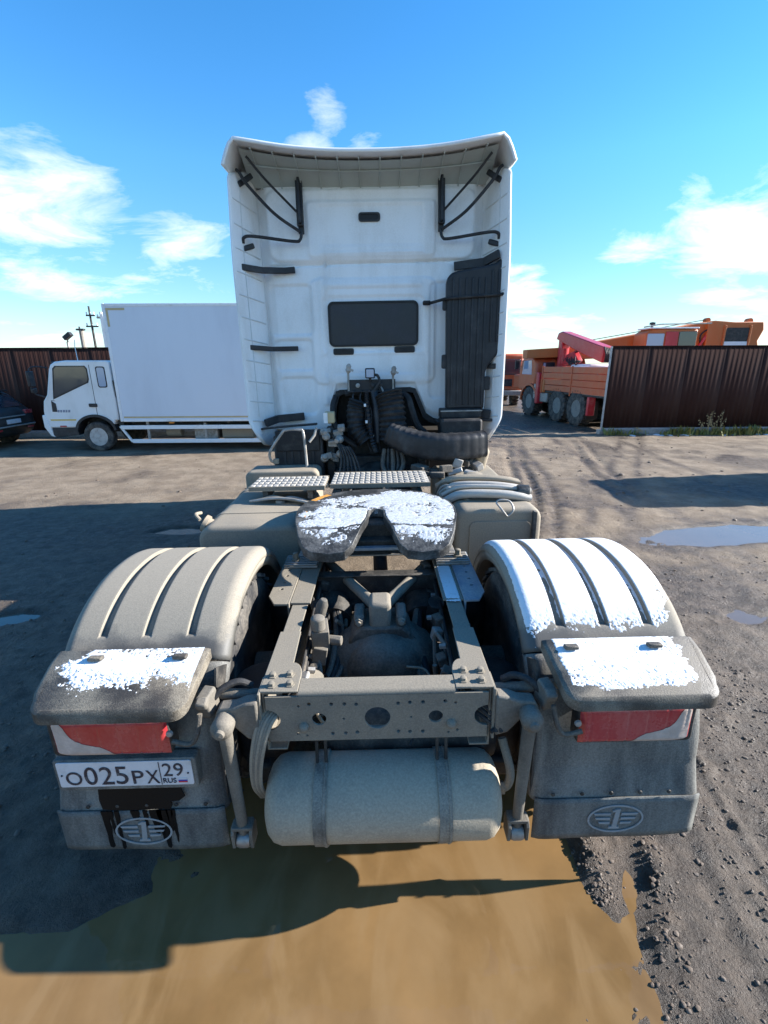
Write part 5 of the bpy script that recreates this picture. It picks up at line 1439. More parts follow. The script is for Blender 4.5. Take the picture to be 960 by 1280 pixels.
# ---- corrugated bellows and hoses in the tunnel
def bellows(pts, r, n, name, m='rubber', amp=0.12):
    P = smooth_path(pts, n)
    mb = MB(); mb.tube(P, [r*(1 + (amp if i % 2 else -amp*0.4)) for i in range(len(P))], 18); return mb.build(name, M[m], T, angle=25)
bellows([(0.13, 4.79, 1.83), (0.155, 4.76, 1.72), (0.17, 4.73, 1.55), (0.17, 4.72, 1.38)], 0.125, 7, 'rubber_bellows')
bellows([(-0.17, 4.84, 1.76), (-0.20, 4.83, 1.65), (-0.19, 4.80, 1.48), (-0.10, 4.78, 1.36)], 0.085, 7, 'rubber_bellows')
bellows([(-0.085, 4.86, 1.84), (-0.08, 4.80, 1.72), (-0.06, 4.72, 1.52), (-0.03, 4.68, 1.36), (0.0, 4.72, 1.26)], 0.022, 10, 'coiled_air_hose', 'black', 0.35)
bellows([(-0.01, 4.86, 1.84), (0.015, 4.80, 1.70), (0.02, 4.76, 1.50), (0.015, 4.74, 1.35)], 0.040, 4, 'cable_conduit', 'black', 0.03)
hose([(-0.40, 4.93, 1.80), (-0.43, 4.88, 1.70), (-0.42, 4.83, 1.55), (-0.36, 4.80, 1.42), (-0.2, 4.8, 1.3)], 0.028, 'rubber')
hose([(0.24, 4.90, 1.80), (0.32, 4.86, 1.78), (0.36, 4.82, 1.66), (0.42, 4.82, 1.5), (0.5, 4.82, 1.42)], 0.036, 'rubber')
hose([(-0.3, 4.93, 1.82), (0.1, 4.90, 1.83), (0.26, 4.90, 1.80)], 0.03, 'rubber')
for j in range(4):
    hose([(-0.2+0.08*j, 4.90, 1.86), (-0.22+.07*j, 4.82, 1.78), (-0.16+.06*j, 4.80, 1.68-0.02*j), (-0.14+.05*j, 4.78, 1.5), (-0.05+.03*j, 4.75, 1.25)], 0.009, 'rubber' if j % 2 else 'black')
hose([(0.05, 4.88, 1.90), (0.08, 4.80, 1.84), (0.075, 4.78, 1.74), (0.05, 4.78, 1.66)], 0.009, 'zinc')
for x, z in ((-0.10, 1.72), (-0.03, 1.43), (-0.09, 1.56)):
    mb = MB(); mb.box(x, 4.70, z, 0.022, 0.02, 0.028); mb.build('cable_tag', M['trim_white'], T, bevel=0.003)
# bracket plate with hose couplings and work lamp
mb = MB(); mb.b(-0.275, 0.205, 4.885, 4.91, 1.845, 1.955); mb.b(-0.275, 0.205, 4.83, 4.91, 1.836, 1.848); cb = mb.build('coupling_bracket', M['black'], T, bevel=0.004)
for x in (-0.17, -0.02, 0.06):
    b1 = MB(); b1.lathe([(0.022, 0), (0.022, 0.02), (0.012, 0.022), (0.012, 0.05)], (x, 4.885, 1.90), (0, -1, 0), 10); b1.build('coupling', M['zinc'] if x < -.1 else M['black'], cb)
for x, zt, m_ in ((-0.262, 2.05, 'grating'), (0.182, 2.02, 'zinc')):
    mb = MB(); mb.cyl((x, 4.875, 1.85), (x, 4.875, zt), 0.011, 8)
    h_ = mb.build('coupling_stand', M['steel'], cb)
    mb = MB(); mb.lathe([(0.0, 0), (0.018, 0.005), (0.03, 0.03), (0.022, 0.05), (0.026, 0.07), (0.012, 0.09)], (x, 4.87, zt-0.03), (0.15, -0.2, 1), 12); mb.box(x+0.03, 4.86, zt+0.0, 0.05, 0.03, 0.02, (0, 20, 0)); mb.build('air_coupling', M[m_], cb, angle=40)
mb = MB(); mb.plate(rect(-0.045, 2.015, 0.096, 0.098, 0.012), 4.82, 4.87, 'xz'); mb.cyl((-0.045, 4.86, 1.93), (-0.045, 4.85, 1.98), 0.014, 8); wlamp = mb.build('work_lamp', M['black'], T, bevel=0.006)
mb = MB(); mb.plate(rect(-0.045, 2.015, 0.074, 0.076, 0.006), 4.812, 4.822, 'xz'); mb.build('lamp_glass', M['glass_sky'], wlamp, bevel=0.003)
hose([(-0.01, 4.85, 2.0), (0.03, 4.84, 1.99), (0.045, 4.83, 1.93), (0.0, 4.83, 1.86), (-0.02, 4.82, 1.78)], 0.014, 'rubber')
# ---- black locker and tubular step frame on the left
mb = MB(); mb.b(-1.005, -0.52, 4.62, 4.95, 0.98, 1.45); lock = mb.build('side_locker', M['black'], T, bevel=0.02)
for k in range(5):
    mb = MB(); x = -0.90 + k*0.07; mb.b(x-0.012, x+0.012, 4.606, 4.622, 1.06, 1.30); mb.build('rib', M['black'], lock, bevel=0.004)
mb = MB(); mb.b(-0.98, -0.55, 4.60, 4.63, 1.30, 1.50); mb.build('locker_lid', M['rubber'], lock, bevel=0.01)
mb = MB(); mb.tube([(-0.985, 4.50, 1.22), (-1.01, 4.48, 1.24), (-1.005, 4.46, 1.33), (-0.88, 4.46, 1.50), (-0.84, 4.47, 1.525), (-0.72, 4.47, 1.525), (-0.68, 4.47, 1.48), (-0.665, 4.46, 1.12)], 0.013, 8, 4); mb.build('step_frame', M['zinc'], T)
mb = MB(); mb.tube([(-0.56, 4.50, 1.535), (-0.58, 4.48, 1.47), (-0.63, 4.46, 1.41)], 0.013, 8); mb.build('step_stay', M['zinc'], T)
mb = MB(); mb.box(-0.965, 4.5, 1.225, 0.05, 0.04, 0.05); mb.build('step_foot', M['fuel'], T, bevel=0.006)
# cluster of cast valves beside the locker
rv = random.Random(21)
for k in range(13):
    mb = MB(); x, z = -0.44 + rv.uniform(-0.08, 0.12), rv.uniform(1.18, 1.56)
    if k % 3 == 0:
        mb.lathe([(0.03, 0), (0.04, 0.01), (0.04, 0.05), (0.025, 0.06), (0.025, 0.09)], (x, 4.62, z), (rv.uniform(-.5, .5), -1, rv.uniform(-.5, .5)), 12)
    else:
        mb.box(x, 4.62 + rv.uniform(-.04, .05), z, rv.uniform(.04, .11), rv.uniform(.05, .1), rv.uniform(.03, .08), (rv.uniform(-20, 20), rv.uniform(-20, 20), 0))
    mb.build('valve', M['zinc'], T, bevel=0.006)
mb = MB(); mb.b(-0.50, -0.40, 4.66, 4.76, 1.555, 1.665); mb.build('fluid_reservoir', M['beige_tape'], T, bevel=0.012)
mb = MB(); mb.b(-0.505, -0.465, 4.645, 4.662, 1.56, 1.66); mb.build('reservoir_label', M['trim_white'], T)
for j in range(6):
    hose([(-0.42+0.03*j, 4.60, 1.45-0.04*j), (-0.36+.02*j, 4.54, 1.34), (-0.34+.03*j, 4.5, 1.22), (-0.36+.04*j, 4.42, 1.05), (-0.3, 4.2, 0.95)], 0.010, 'rubber' if j % 2 else 'grime')
for j in range(5):
    hose([(0.08+0.04*j, 4.62, 1.30), (0.06+.05*j, 4.55, 1.15), (0.1+.02*j, 4.4, 1.06), (0.05, 4.1, 0.98)], 0.014 if j % 2 else 0.022, 'grime' if j % 2 else 'dust_dark')
for j in range(12):
    mb = MB(); mb.box(rv.uniform(0.35, 0.98), rv.uniform(4.15, 4.6), rv.uniform(1.10, 1.19), rv.uniform(.05, .14), rv.uniform(.05, .14), rv.uniform(.04, .09), (rv.uniform(-20, 20), rv.uniform(-20, 20), rv.uniform(0, 90)))
    mb.build('valve_block', M['dust_dark' if j % 3 else 'zinc'], T, bevel=0.008)

# ---- snow lying on the truck (uncountable): a rough skin that dips under the metal where it has melted
def snow(name, label, fn, us_, vs2, thick, m_='snow'):
    U, V = np.meshgrid(us_, vs2, indexing='ij')
    P = np.array([fn(u, v) for u, v in zip(U.reshape(-1), V.reshape(-1))], float)
    h = np.array(thick(U, V)).reshape(-1)
    h = np.where(h > 0, 0.0034*(1 - np.exp(-np.maximum(h, 0)/0.0022)), h)      # settled: flat on top, thin at the rim
    P[:, 2] += h
    nu, nv = U.shape
    F = [(i*nv+j, (i+1)*nv+j, (i+1)*nv+j+1, i*nv+j+1) for i in range(nu-1) for j in range(nv-1) if max(h[i*nv+j], h[(i+1)*nv+j], h[(i+1)*nv+j+1], h[i*nv+j+1]) > -0.004]
    me = bpy.data.meshes.new(name)
    bm = bmesh.new()
    vv = [bm.verts.new(p) for p in P]
    for f in F: bm.faces.new([vv[i] for i in f])
    bmesh.ops.delete(bm, geom=[v for v in bm.verts if not v.link_faces], context='VERTS')
    bmesh.ops.recalc_face_normals(bm, faces=bm.faces)
    bm.to_mesh(me); bm.free()
    o = obj_from(me, name, M[m_], angle=80)
    tag(o, label, 'snow', kind='stuff')
    return on_truck(o)
def rough(x, y, sd): return 0.40*fbm(x, y, 12, 3, sd, 0.6) + 0.60*fbm(x, y, 75, 3, sd+3, 0.85)
# right mudguard: from the crown to a ragged lower edge
def th_fr(U, A):
    x, y = U*0.65, A*FR*math.pi/180
    edge = sstep(29 + 4*fbm(x, y, 7, 3, 51), 54 + 3*fbm(x, y, 9, 2, 52), A)
    out = sstep(0.84, 1.0, U + 0.06*fbm(x, y, 9, 3, 53))*sstep(14, 30, A)
    groove = np.zeros_like(U)
    for gc in (0.235, 0.50, 0.765):
        groove += np.exp(-((U-gc)/0.020)**2)*(0.6 + 0.5*sstep(10, 30, A))
    return 0.0058 + 0.0060*rough(x, y, 61) - 0.0120*edge - 0.010*out - 0.012*groove*(0.5 + 0.8*vnoise(x, y, 25, 3)**2) - 0.02*sstep(0.03, 0.0, U) - 0.02*sstep(0.975, 1.0, U)
snow('snow', 'sheet of white snow covering the crown of the right mudguard', lambda u, a: fender_pt(1, u, a, 0.0034), np.linspace(0.01, 0.99, 270), np.linspace(-32, 49, 320), th_fr)
def hood_pt(s, u, v):
    y = 1.665 - 0.270*v; return (s*(0.692 + 0.555*u), y, hood_z(y) + 0.009)
def th_hr(U, V):
    x, y = U*0.535, V*0.385
    edge = sstep(0.68 + 0.14*fbm(x, y, 9, 3, 71), 1.05, V) + sstep(0.84, 1.0, U + 0.05*fbm(x, y, 12, 2, 72)) + sstep(0.06, 0.0, U) + 0.7*sstep(0.75, 1.0, U)*sstep(0.55, 0.85, V)
    return 0.0030 + 0.0065*rough(x, y, 63) - 0.010*edge
snow('snow', 'patch of crusty snow on top of the right tail lamp hood', lambda u, v: hood_pt(1, u, v), np.linspace(0, 1, 250), np.linspace(0, 0.99, 150), th_hr)
def th_hl(U, V):
    x, y = U*0.535, V*0.385
    edge = sstep(0.30 + 0.2*fbm(x, y, 7, 3, 81), 0.98, V) + sstep(0.80, 1.0, U + 0.08*fbm(x, y, 9, 3, 82)) - 0.2*sstep(0.15, 0.0, U)
    return 0.0015 + 0.009*rough(x, y, 65) - 0.011*edge + 0.003*np.exp(-((V-0.32)/0.2)**2)
snow('snow', 'broken white snow melting on the left tail lamp hood', lambda u, v: hood_pt(-1, u, v), np.linspace(0, 1, 250), np.linspace(0, 0.99, 150), th_hl)
# fifth wheel: two lobes
def th_fw(U, V):
    x, y = U, V
    body = np.zeros_like(U) - 0.012
    for sx, cxx, cyy, rx_, ry_ in ((-1, -0.225, 2.78, 0.27, 0.30), (1, 0.265, 2.82, 0.30, 0.36), (0, 0.02, 3.10, 0.40, 0.17), (0, 0.24, 3.10, 0.34, 0.28)):
        q = ((x-cxx)/rx_)**2 + ((y-cyy)/ry_)**2
        body = np.maximum(body, 0.0050 - 0.006*q**1.4)
    inside = np.ones_like(U)
    def vins(px, py):
        c = np.zeros(px.shape, bool)
        for k in range(len(fo)):
            x1, y1 = fo[k]; x2, y2 = fo[k-1]
            if abs(y2-y1) < 1e-9: continue
            c ^= ((y1 > py) != (y2 > py)) & (px < (x2-x1)*(py-y1)/(y2-y1) + x1)
        return c
    msk = vins(x, y) & vins(x-0.012, y) & vins(x+0.012, y)
    h = body + 0.0075*rough(x, y, 67) - 0.0035*sstep(0.0, 0.35, fbm(x, y, 9, 3, 90))
    h = h - 0.006*np.exp(-((y - 2.60 + 0.05*fbm(x, y, 8, 3, 3))/0.012)**2)
    return np.where(msk, h, -0.03)
snow('snow', 'thin icy snow spread over the horseshoe plate of the fifth wheel', lambda x, y: (x, y, fw_z(y)), np.linspace(-0.505, 0.505, 250), np.linspace(2.43, 3.42, 240), th_fw, 'ice')
def th_rail(U, V):
    return 0.003 + 0.004*rough(U, V, 69) - 0.02*sstep(2.24, 2.10, V + 0.06*fbm(U, V, 8, 2, 4)) - 0.02*sstep(0.365, 0.35, U) - 0.02*sstep(0.43, 0.448, U)
snow('snow', 'strip of snow along the right frame rail cap', lambda x, y: (x, y, FZ+0.0125), np.linspace(0.345, 0.45, 40), np.linspace(2.0, 2.62, 130), th_rail)
# ------------------------------------------------------------------ profiled steel fences
def fence(loc, rz, length, top, label, n_sheet_w=1.15, base=0.16):
    root = empty('metal_fence', loc, (0, 0, rz))
    tag(root, label, 'fence', 'brown steel fences round the yard')
    nsh = int(math.ceil(length/n_sheet_w))
    pitch = n_sheet_w/8
    prof = []
    for k in range(8):
        x = k*pitch
        prof += [(x, 0.0), (x+pitch*0.55, 0.0), (x+pitch*0.66, -0.008), (x+pitch*0.89, -0.008)]
    prof.append((n_sheet_w + 0.02, 0.002))
    mb = MB()
    vs_ = [(x, y, z) for x, y in prof for z in (base, top)]
    mb.add(vs_, [(2*i, 2*i+2, 2*i+3, 2*i+1) for i in range(len(prof)-1)])
    first = mb.build('steel_sheet', M['fence'], root, solid=0.002, angle=20)
    me = first.data
    for k in range(1, nsh):
        o = first.copy(); COL.objects.link(o); o.parent = root; o.location = (k*n_sheet_w, 0.002*(k % 2), 0.006*math.sin(k*2.3)); o.rotation_euler = (0, rad(0.12*math.sin(k*1.7)), 0)
    L = nsh*n_sheet_w
    for z in (base+0.25, top-0.3):
        mb = MB(); mb.b(0, L, 0.012, 0.05, z-0.03, z+0.03); mb.build('fence_rail', M['grime'], root)
    mb = MB(); mb.b(-0.02, L, -0.045, 0.02, base-0.025, base+0.02); mb.build('bottom_flashing', M['fence_cap'], root, bevel=0.004)
    mb = MB(); mb.b(-0.01, L, -0.035, 0.012, top-0.005, top+0.018); mb.build('top_flashing', M['fence'], root, bevel=0.004)
    mb = MB(); mb.b(-0.035, -0.003, -0.045, 0.03, base, top); mb.build('end_flashing', M['fence_cap'], root, bevel=0.003)
    for k in range(int(L/2.5)+1):
        mb = MB(); mb.b(k*2.5+0.01, k*2.5+0.07, 0.052, 0.112, 0, top-0.05); mb.build('fence_post', M['grime'], root)
    mb = MB(); mb.b(-0.1, L, -0.09, 0.14, -0.1, base-0.027); mb.build('concrete_base', M['concrete'], root, bevel=0.012)
    return root
fence((6.92, 14.62, 0), rad(0.5), 16, 2.56, 'dark brown profiled steel fence to the right, in front of the orange crane')
fence((-15.5, 14.95, 0), rad(0), 17.5, 2.60, 'dark brown profiled steel fence behind the white box lorry and dark car')

# ------------------------------------------------------------------ white box lorry, side on, facing left
bx_root = empty('box_truck', (-6.5, 13.2, 0)); OFFS[bx_root.name] = {'base': (6.5, -13.2, 0)}
tag(bx_root, 'white box lorry parked side-on at the left in front of the brown fence', 'truck')
B = bx_root
YN, YF = 12.12, 14.30
mb = MB()
cabp = [(-8.26, 0.60), (-8.38, 0.66), (-8.37, 1.02), (-8.32, 1.26), (-8.20, 1.42), (-8.03, 2.02), (-7.97, 2.13), (-7.86, 2.195), (-7.6, 2.225), (-6.62, 2.22), (-6.54, 2.18), (-6.52, 1.30), (-6.53, 0.78), (-6.62, 0.78)]
for k in range(9):
    a = rad(22 + (158-22)*k/8); cabp.append((-7.13 + 0.50*math.cos(a), 0.50 + 0.40*math.sin(a)))
cabp += [(-7.62, 0.60)]
mb.plate(cabp, YN+0.02, YF-0.1, 'xz'); cabb = mb.build('cab', M['van_white'], B, bevel=0.035, seg=3)
def side_plate(poly, name, m, parent, d0, d1, bev=0.0):
    mb = MB(); mb.plate(poly, d0, d1, 'xz'); return mb.build(name, m, parent, bevel=bev)
y0 = YN+0.02
dw = [(-8.06, 1.30), (-7.12, 1.70), (-7.09, 1.78), (-7.09, 2.03), (-7.14, 2.10), (-7.86, 2.10), (-7.93, 2.04)]
side_plate(dw, 'window_frame', M['seal'], cabb, y0-0.004, y0+0.02)
cx_ = sum(p[0] for p in dw)/len(dw); cz_ = sum(p[1] for p in dw)/len(dw)
side_plate([(cx_+(x-cx_)*0.93, cz_+(z-cz_)*0.91) for x, z in dw], 'door_window', M['glass'], cabb, y0-0.008, y0+0.01)
side_plate(rect(-6.78, 1.83, 0.23, 0.50, 0.05), 'window_frame', M['seal'], cabb, y0-0.004, y0+0.02)
side_plate(rect(-6.78, 1.83, 0.18, 0.45, 0.04), 'sleeper_window', M['glass_sky'], cabb, y0-0.008, y0+0.01)
side_plate(rect(-7.10, 1.155, 0.20, 0.085, 0.02), 'door_handle', M['black'], cabb, y0-0.03, y0+0.01, 0.008)
side_plate([(-8.14, 1.00), (-8.02, 1.00), (-8.02, 1.20), (-8.12, 1.27)], 'corner_trim', M['black'], cabb, y0-0.012, y0+0.01, 0.006)
side_plate([(-8.22, 0.60), (-7.62, 0.60), (-7.58, 0.42), (-8.16, 0.36), (-8.24, 0.42)], 'step_well', M['black'], cabb, y0-0.01, y0+1.9, 0.01)
side_plate([(-8.30, 0.40), (-8.20, 0.36), (-8.34, 0.92), (-8.42, 0.92), (-8.42, 0.62)], 'bumper_corner', M['van_white'], cabb, y0-0.015, YF-0.1, 0.02)
side_plate([(-8.22, 0.78), (-7.60, 0.78), (-7.59, 0.815), (-8.24, 0.815)], 'yellow_stripe', M['yellow_tape'], cabb, y0-0.004, y0+0.005)
side_plate(rect(-7.94, 0.64, 0.16, 0.035, 0.01), 'side_marker', M['lens_red'], cabb, y0-0.015, y0+0.005)
for xx in (-7.045, ):
    side_plate([(xx, 0.86), (xx+0.012, 0.86), (xx+0.012, 2.12), (xx, 2.12)], 'door_gap', M['grime'], cabb, y0-0.0025, y0+0.005)
side_plate([(-8.12, 1.275), (-8.02, 1.262), (-8.02, 1.27), (-8.12, 1.285)], 'panel_gap', M['grime'], cabb, y0-0.0025, y0+0.005)
arch = [(-7.13 + 0.52*math.cos(rad(a)), 0.50 + 0.43*math.sin(rad(a))) for a in range(5, 176, 10)] + [(-7.13 + 0.46*math.cos(rad(a)), 0.50 + 0.37*math.sin(rad(a))) for a in range(175, 4, -10)]
side_plate(arch, 'wheel_arch', M['black'], cabb, y0-0.03, y0+0.35)
mb = MB(); mb.b(-6.6, -6.48, y0+0.1, YF-0.15, 0.5, 0.95); mb.b(-7.5, -6.55, y0+0.38, YF-0.4, 0.45, 0.85); mb.build('engine_underside', M['grime'], B)
side_plate([(-6.50, 1.35), (-6.46, 1.35), (-6.48, 1.75), (-6.52, 1.75)], 'rear_vent', M['black'], cabb, y0-0.02, y0+0.1)
mb = MB(); mb.tube([(-8.05, YN+0.02, 2.05), (-8.25, YN-0.12, 2.08), (-8.36, YN-0.2, 1.98), (-8.36, YN-0.2, 1.5), (-8.2, YN-0.03, 1.36)], 0.018, 8, 4); ma = mb.build('mirror_arm', M['black'], cabb)
mb = MB(); mb.box(-8.34, YN-0.22, 1.80, 0.07, 0.20, 0.36); mb.box(-8.33, YN-0.2, 1.53, 0.06, 0.16, 0.12); mb.build('mirror', M['black'], cabb, bevel=0.02)
mb = MB(); mb.b(-8.0, -7.85, YN+0.1, YF-0.2, 2.10, 2.20); mb.build('sun_visor', M['black'], cabb, bevel=0.03)
mb = MB(); mb.tube([(-7.55, 12.6, 2.22), (-7.56, 12.6, 2.55), (-7.54, 12.6, 2.72)], 0.010, 6); mb.build('aerial', M['trim_white'], cabb)
for k, wd in enumerate((0.05, 0.045, 0.05, 0.045, 0.05)):   # faint illegible model lettering
    xk = -8.02 + k*0.066
    side_plate([(xk, 0.985), (xk+wd, 0.985), (xk+wd+0.012, 1.045), (xk+0.012, 1.045)], 'door_lettering', M['ink_grey'], cabb, y0-0.003, y0+0.005)
# the box
mb = MB(); mb.b(-6.44, -0.35, YN, YF, 0.765, 3.47); boxb = mb.build('cargo_box', M['box_white'], B, bevel=0.012)
for x in (-6.44, -0.35):
    mb = MB(); mb.b(x-0.035, x+0.035, YN-0.012, YN+0.02, 0.75, 3.49); mb.build('corner_trim', M['trim_white'], boxb, bevel=0.008)
mb = MB(); mb.b(-6.40, -0.39, YN-0.010, YN+0.02, 3.43, 3.49); mb.build('top_trim', M['trim_white'], boxb, bevel=0.006)
mb = MB(); mb.b(-6.40, -0.39, YN-0.012, YN+0.02, 0.745, 0.805); mb.build('bottom_trim', M['trim_white'], boxb, bevel=0.006)
mb = MB(); mb.b(-6.38, -0.45, YN-0.004, YN+0.005, 0.835, 0.875); mb.build('reflective_tape', M['beige_tape'], boxb)
mb = MB(); mb.b(-6.395, -6.345, YN-0.004, YN+0.005, 2.98, 3.39); mb.build('reflective_tape', M['beige_tape'], boxb)
mb = MB(); mb.b(-6.395, -5.95, YN-0.0055, YN+0.005, 3.345, 3.395); mb.build('reflective_tape', M['beige_tape'], boxb)
for x in (-5.2, -2.9, -0.8):
    mb = MB(); mb.b(x-0.06, x+0.06, YN-0.03, YN+0.02, 0.70, 0.735); mb.build('side_marker', M['amber'], boxb, bevel=0.006)
# underframe
mb = MB()
for y in (12.75, 13.6): mb.b(-6.6, -0.5, y-0.04, y+0.04, 0.50, 0.70)
for x in np.arange(-6.2, -0.4, 0.6): mb.b(x-0.03, x+0.03, YN+0.05, YF-0.05, 0.70, 0.763)
mb.build('subframe', M['grime'], B)
mb = MB(); mb.b(-4.75, -4.15, YN+0.22, YN+0.75, 0.26, 0.62); mb.build('underbody_locker', M['zinc'], B, bevel=0.02)
mb = MB(); mb.b(-4.05, -3.2, YN+0.22, YN+0.75, 0.27, 0.60); mb.build('underbody_tank', M['fuel'], B, bevel=0.05)
mb = MB(); mb.lathe([(0.12, 0), (0.14, 0.02), (0.14, 0.36), (0.12, 0.38)], (-5.5, YN+0.4, 0.45), (1, 0, 0), 16); mb.build('underbody_air_tank', M['fuel'], B)
grd = MB(); grd.plate([(-6.56, 0.62), (-6.30, 0.22), (-6.24, 0.22), (-6.50, 0.62)], YN+0.03, YN+0.07, 'xz')
g_ = grd.build('guard_end', M['trim_white'], B)
for z in (0.60, 0.25):
    mb = MB(); mb.b(-6.52 if z > .5 else -6.27, -2.75, YN+0.025, YN+0.06, z-0.05, z+0.05); mb.build('guard_rail', M['trim_white'], B, bevel=0.008)
for x in (-5.85, -4.4, -3.1):
    mb = MB(); mb.b(x-0.03, x+0.03, YN+0.065, YN+0.10, 0.22, 0.74); mb.build('guard_post', M['zinc'], B)
make_wheel(B, (-7.13, YN+0.16, 0.365), 0.375, 0.24, (0, -1, 0), M['rim'], 0.225, nh=8)
make_wheel(B, (-7.13, YF-0.26, 0.365), 0.375, 0.24, (0, 1, 0), M['rim'], 0.225)
for yy in (YN+0.18, YN+0.46, YF-0.46, YF-0.18):
    make_wheel(B, (-2.3, yy, 0.365), 0.375, 0.24, (0, -1 if yy < 13 else 1, 0), M['rim'], 0.225)

# ------------------------------------------------------------------ dark car at the left edge, tail towards the lorry
car = empty('parked_car', (-11.95, 12.95, 0), (0, 0, rad(180)))
tag(car, 'dark estate car at the left edge with its tail towards the box lorry', 'car')
def car_sec(y):
    k = abs(y)/0.92
    return k
mb = MB()
prof = [(-2.25, 0.42), (-2.32, 0.60), (-2.30, 0.88), (-2.22, 1.02), (-2.12, 1.12), (-1.86, 1.46), (-1.70, 1.54), (-0.9, 1.62), (0.1, 1.60), (0.55, 1.50), (1.15, 1.08), (2.05, 0.93), (2.25, 0.78), (2.30, 0.45), (2.15, 0.28), (-2.1, 0.30)]
ys = [-0.92, -0.90, -0.82, -0.60, 0, 0.60, 0.82, 0.90, 0.92]
vs_, fs = [], []
for y in ys:
    k = abs(y)/0.92
    for x, z in prof:
        tum = 0.0
        w = 1.0 - (0.22*max(0, (z-0.95)/0.65))           # glasshouse leans in
        dx = 0.10*k**4*(1 if x < 0 else -1)*(0.6 if abs(x) > 1.8 else 0.1)
        vs_.append((x + dx, y*w, z - 0.05*k**6*(1 if z > 1.4 else 0)))
n = len(prof)
for i in range(len(ys)-1):
    fs += [(i*n+k, i*n+(k+1) % n, (i+1)*n+(k+1) % n, (i+1)*n+k) for k in range(n)]
fs += [tuple(range(n)), tuple((len(ys)-1)*n+k for k in range(n))]
mb.add(vs_, fs); cbody = mb.build('body', M['car_dark'], car, angle=35, bevel=0.02)
mb = MB(); mb.add([(-2.142, -0.66, 1.12), (-2.142, 0.66, 1.12), (-1.885, 0.56, 1.45), (-1.885, -0.56, 1.45), (-2.10, -0.66, 1.11), (-2.10, 0.66, 1.11), (-1.84, 0.56, 1.44), (-1.84, -0.56, 1.44)], [(0, 1, 2, 3), (4, 7, 6, 5), (0, 4, 5, 1), (1, 5, 6, 2), (2, 6, 7, 3), (3, 7, 4, 0)]); mb.build('rear_window', M['glass'], cbody)
for s in (-1, 1):
    mb = MB(); mb.box(-2.245, s*0.72, 0.95, 0.09, 0.30, 0.12); mb.build('tail_light', M['lens_red'], cbody, bevel=0.02)
    mb = MB(); mb.box(-2.325, s*0.62, 0.52, 0.03, 0.24, 0.05); mb.build('reflector', M['lens_red'], cbody, bevel=0.008)
    mb = MB(); mb.plate([(-1.55, 1.10), (0.75, 1.10), (0.42, 1.45), (-0.3, 1.52), (-1.45, 1.48)], s*0.70, s*0.90, 'xz', fn=lambda a, b_, d: (a, d*(1 - 0.22*max(0, (b_-0.95)/0.65)) , b_)); mb.build('side_window', M['glass'], cbody)
    for x in (-1.42, 1.38):
        make_wheel(car, (x, s*0.80, 0.345), 0.345, 0.225, (0, s, 0), M['rim'], 0.225, nh=5)
mb = MB(); mb.box(-2.325, 0.0, 0.73, 0.03, 0.52, 0.12); mb.build('number_plate', M['plate_white'], cbody, bevel=0.006)
mb = MB(); mb.box(-2.315, 0.0, 0.865, 0.03, 1.0, 0.035); mb.build('tailgate_trim', M['zinc'], cbody, bevel=0.008)
mb = MB(); mb.box(-2.335, 0.0, 0.60, 0.06, 1.62, 0.04); mb.build('bumper_strip', M['zinc'], cbody, bevel=0.015)
mb = MB(); mb.box(-1.80, 0.0, 1.545, 0.30, 1.05, 0.035, (0, 8, 0)); mb.build('roof_spoiler', M['car_dark'], cbody, bevel=0.012)

car.scale = (0.94, 0.94, 0.94)
# ------------------------------------------------------------------ orange six-wheel flatbed with a red loader crane
fb = empty('crane_truck', (7.11, 15.05, 0), (0, 0, rad(98.4)))
tag(fb, 'orange six-wheel flatbed lorry with a folded red loader crane, half behind the right fence', 'truck')
F = fb
def fbx(name, m, x0, x1, y0, y1, z0, z1, bev=0.01, parent=None):
    mb = MB(); mb.b(x0, x1, y0, y1, z0, z1); return mb.build(name, m, parent or F, bevel=bev)
bed = fbx('bed_floor', M['grime'], 0.0, 4.25, -2.38, -0.03, 1.02, 1.09)
for sec in range(2):
    for k in range(4):
        x0, x1 = 0.03 + sec*2.12, 2.07 + sec*2.12
        for yy in (-0.03, -2.41):
            fbx('side_board', M['orange'], x0, x1, yy, yy+0.03, 1.10 + k*0.222, 1.10 + k*0.222 + 0.205, 0.01, bed)
for x in (0.0, 2.10, 4.24):
    fbx('stake', M['orange'], x-0.03, x+0.03, -0.035, 0.02, 0.98, 2.0, 0.008, bed)
    fbx('stake', M['orange'], x-0.03, x+0.03, -2.44, -2.385, 0.98, 2.0, 0.008, bed)
for k in range(4):
    fbx('end_board', M['orange'], -0.02, 0.01, -2.36, -0.06, 1.10 + k*0.222, 1.10 + k*0.222 + 0.205, 0.01, bed)
    fbx('end_board', M['orange'], 4.27, 4.30, -2.36, -0.06, 1.10 + k*0.222, 1.10 + k*0.222 + 0.205, 0.01, bed)
for y in (-0.78, -1.62):
    fbx('chassis_rail', M['grime'], -0.1, 7.2, y-0.04, y+0.04, 0.78, 1.02)
fbx('rear_beam', M['dust_dark'], -0.15, -0.05, -2.2, -0.2, 0.62, 0.78)
for x in (1.66, 2.98, 5.32):
    for s in (0, 1):
        make_wheel(F, (x, -0.20 if s == 0 else -2.20, 0.59), 0.59, 0.40, (0, 1 if s == 0 else -1, 0), M['rim_dirty'], 0.29, lugs=22, lug_h=0.022, dish=0.6)
    mb = MB(); mb.lathe([(0.08, 0.2), (0.08, 1.0), (0.2, 1.1), (0.2, 1.4), (0.08, 1.5), (0.08, 2.2)], (x, 0, 0.59), (0, -1, 0), 14); mb.build('axle', M['grime'], F)
fbx('underbody_tank', M['zinc'], 3.85, 4.55, -0.55, -0.06, 0.62, 1.0, 0.05)
fbx('red_outrigger', M['red'], 0.78, 0.90, -0.20, 0.06, 0.42, 1.02, 0.02)
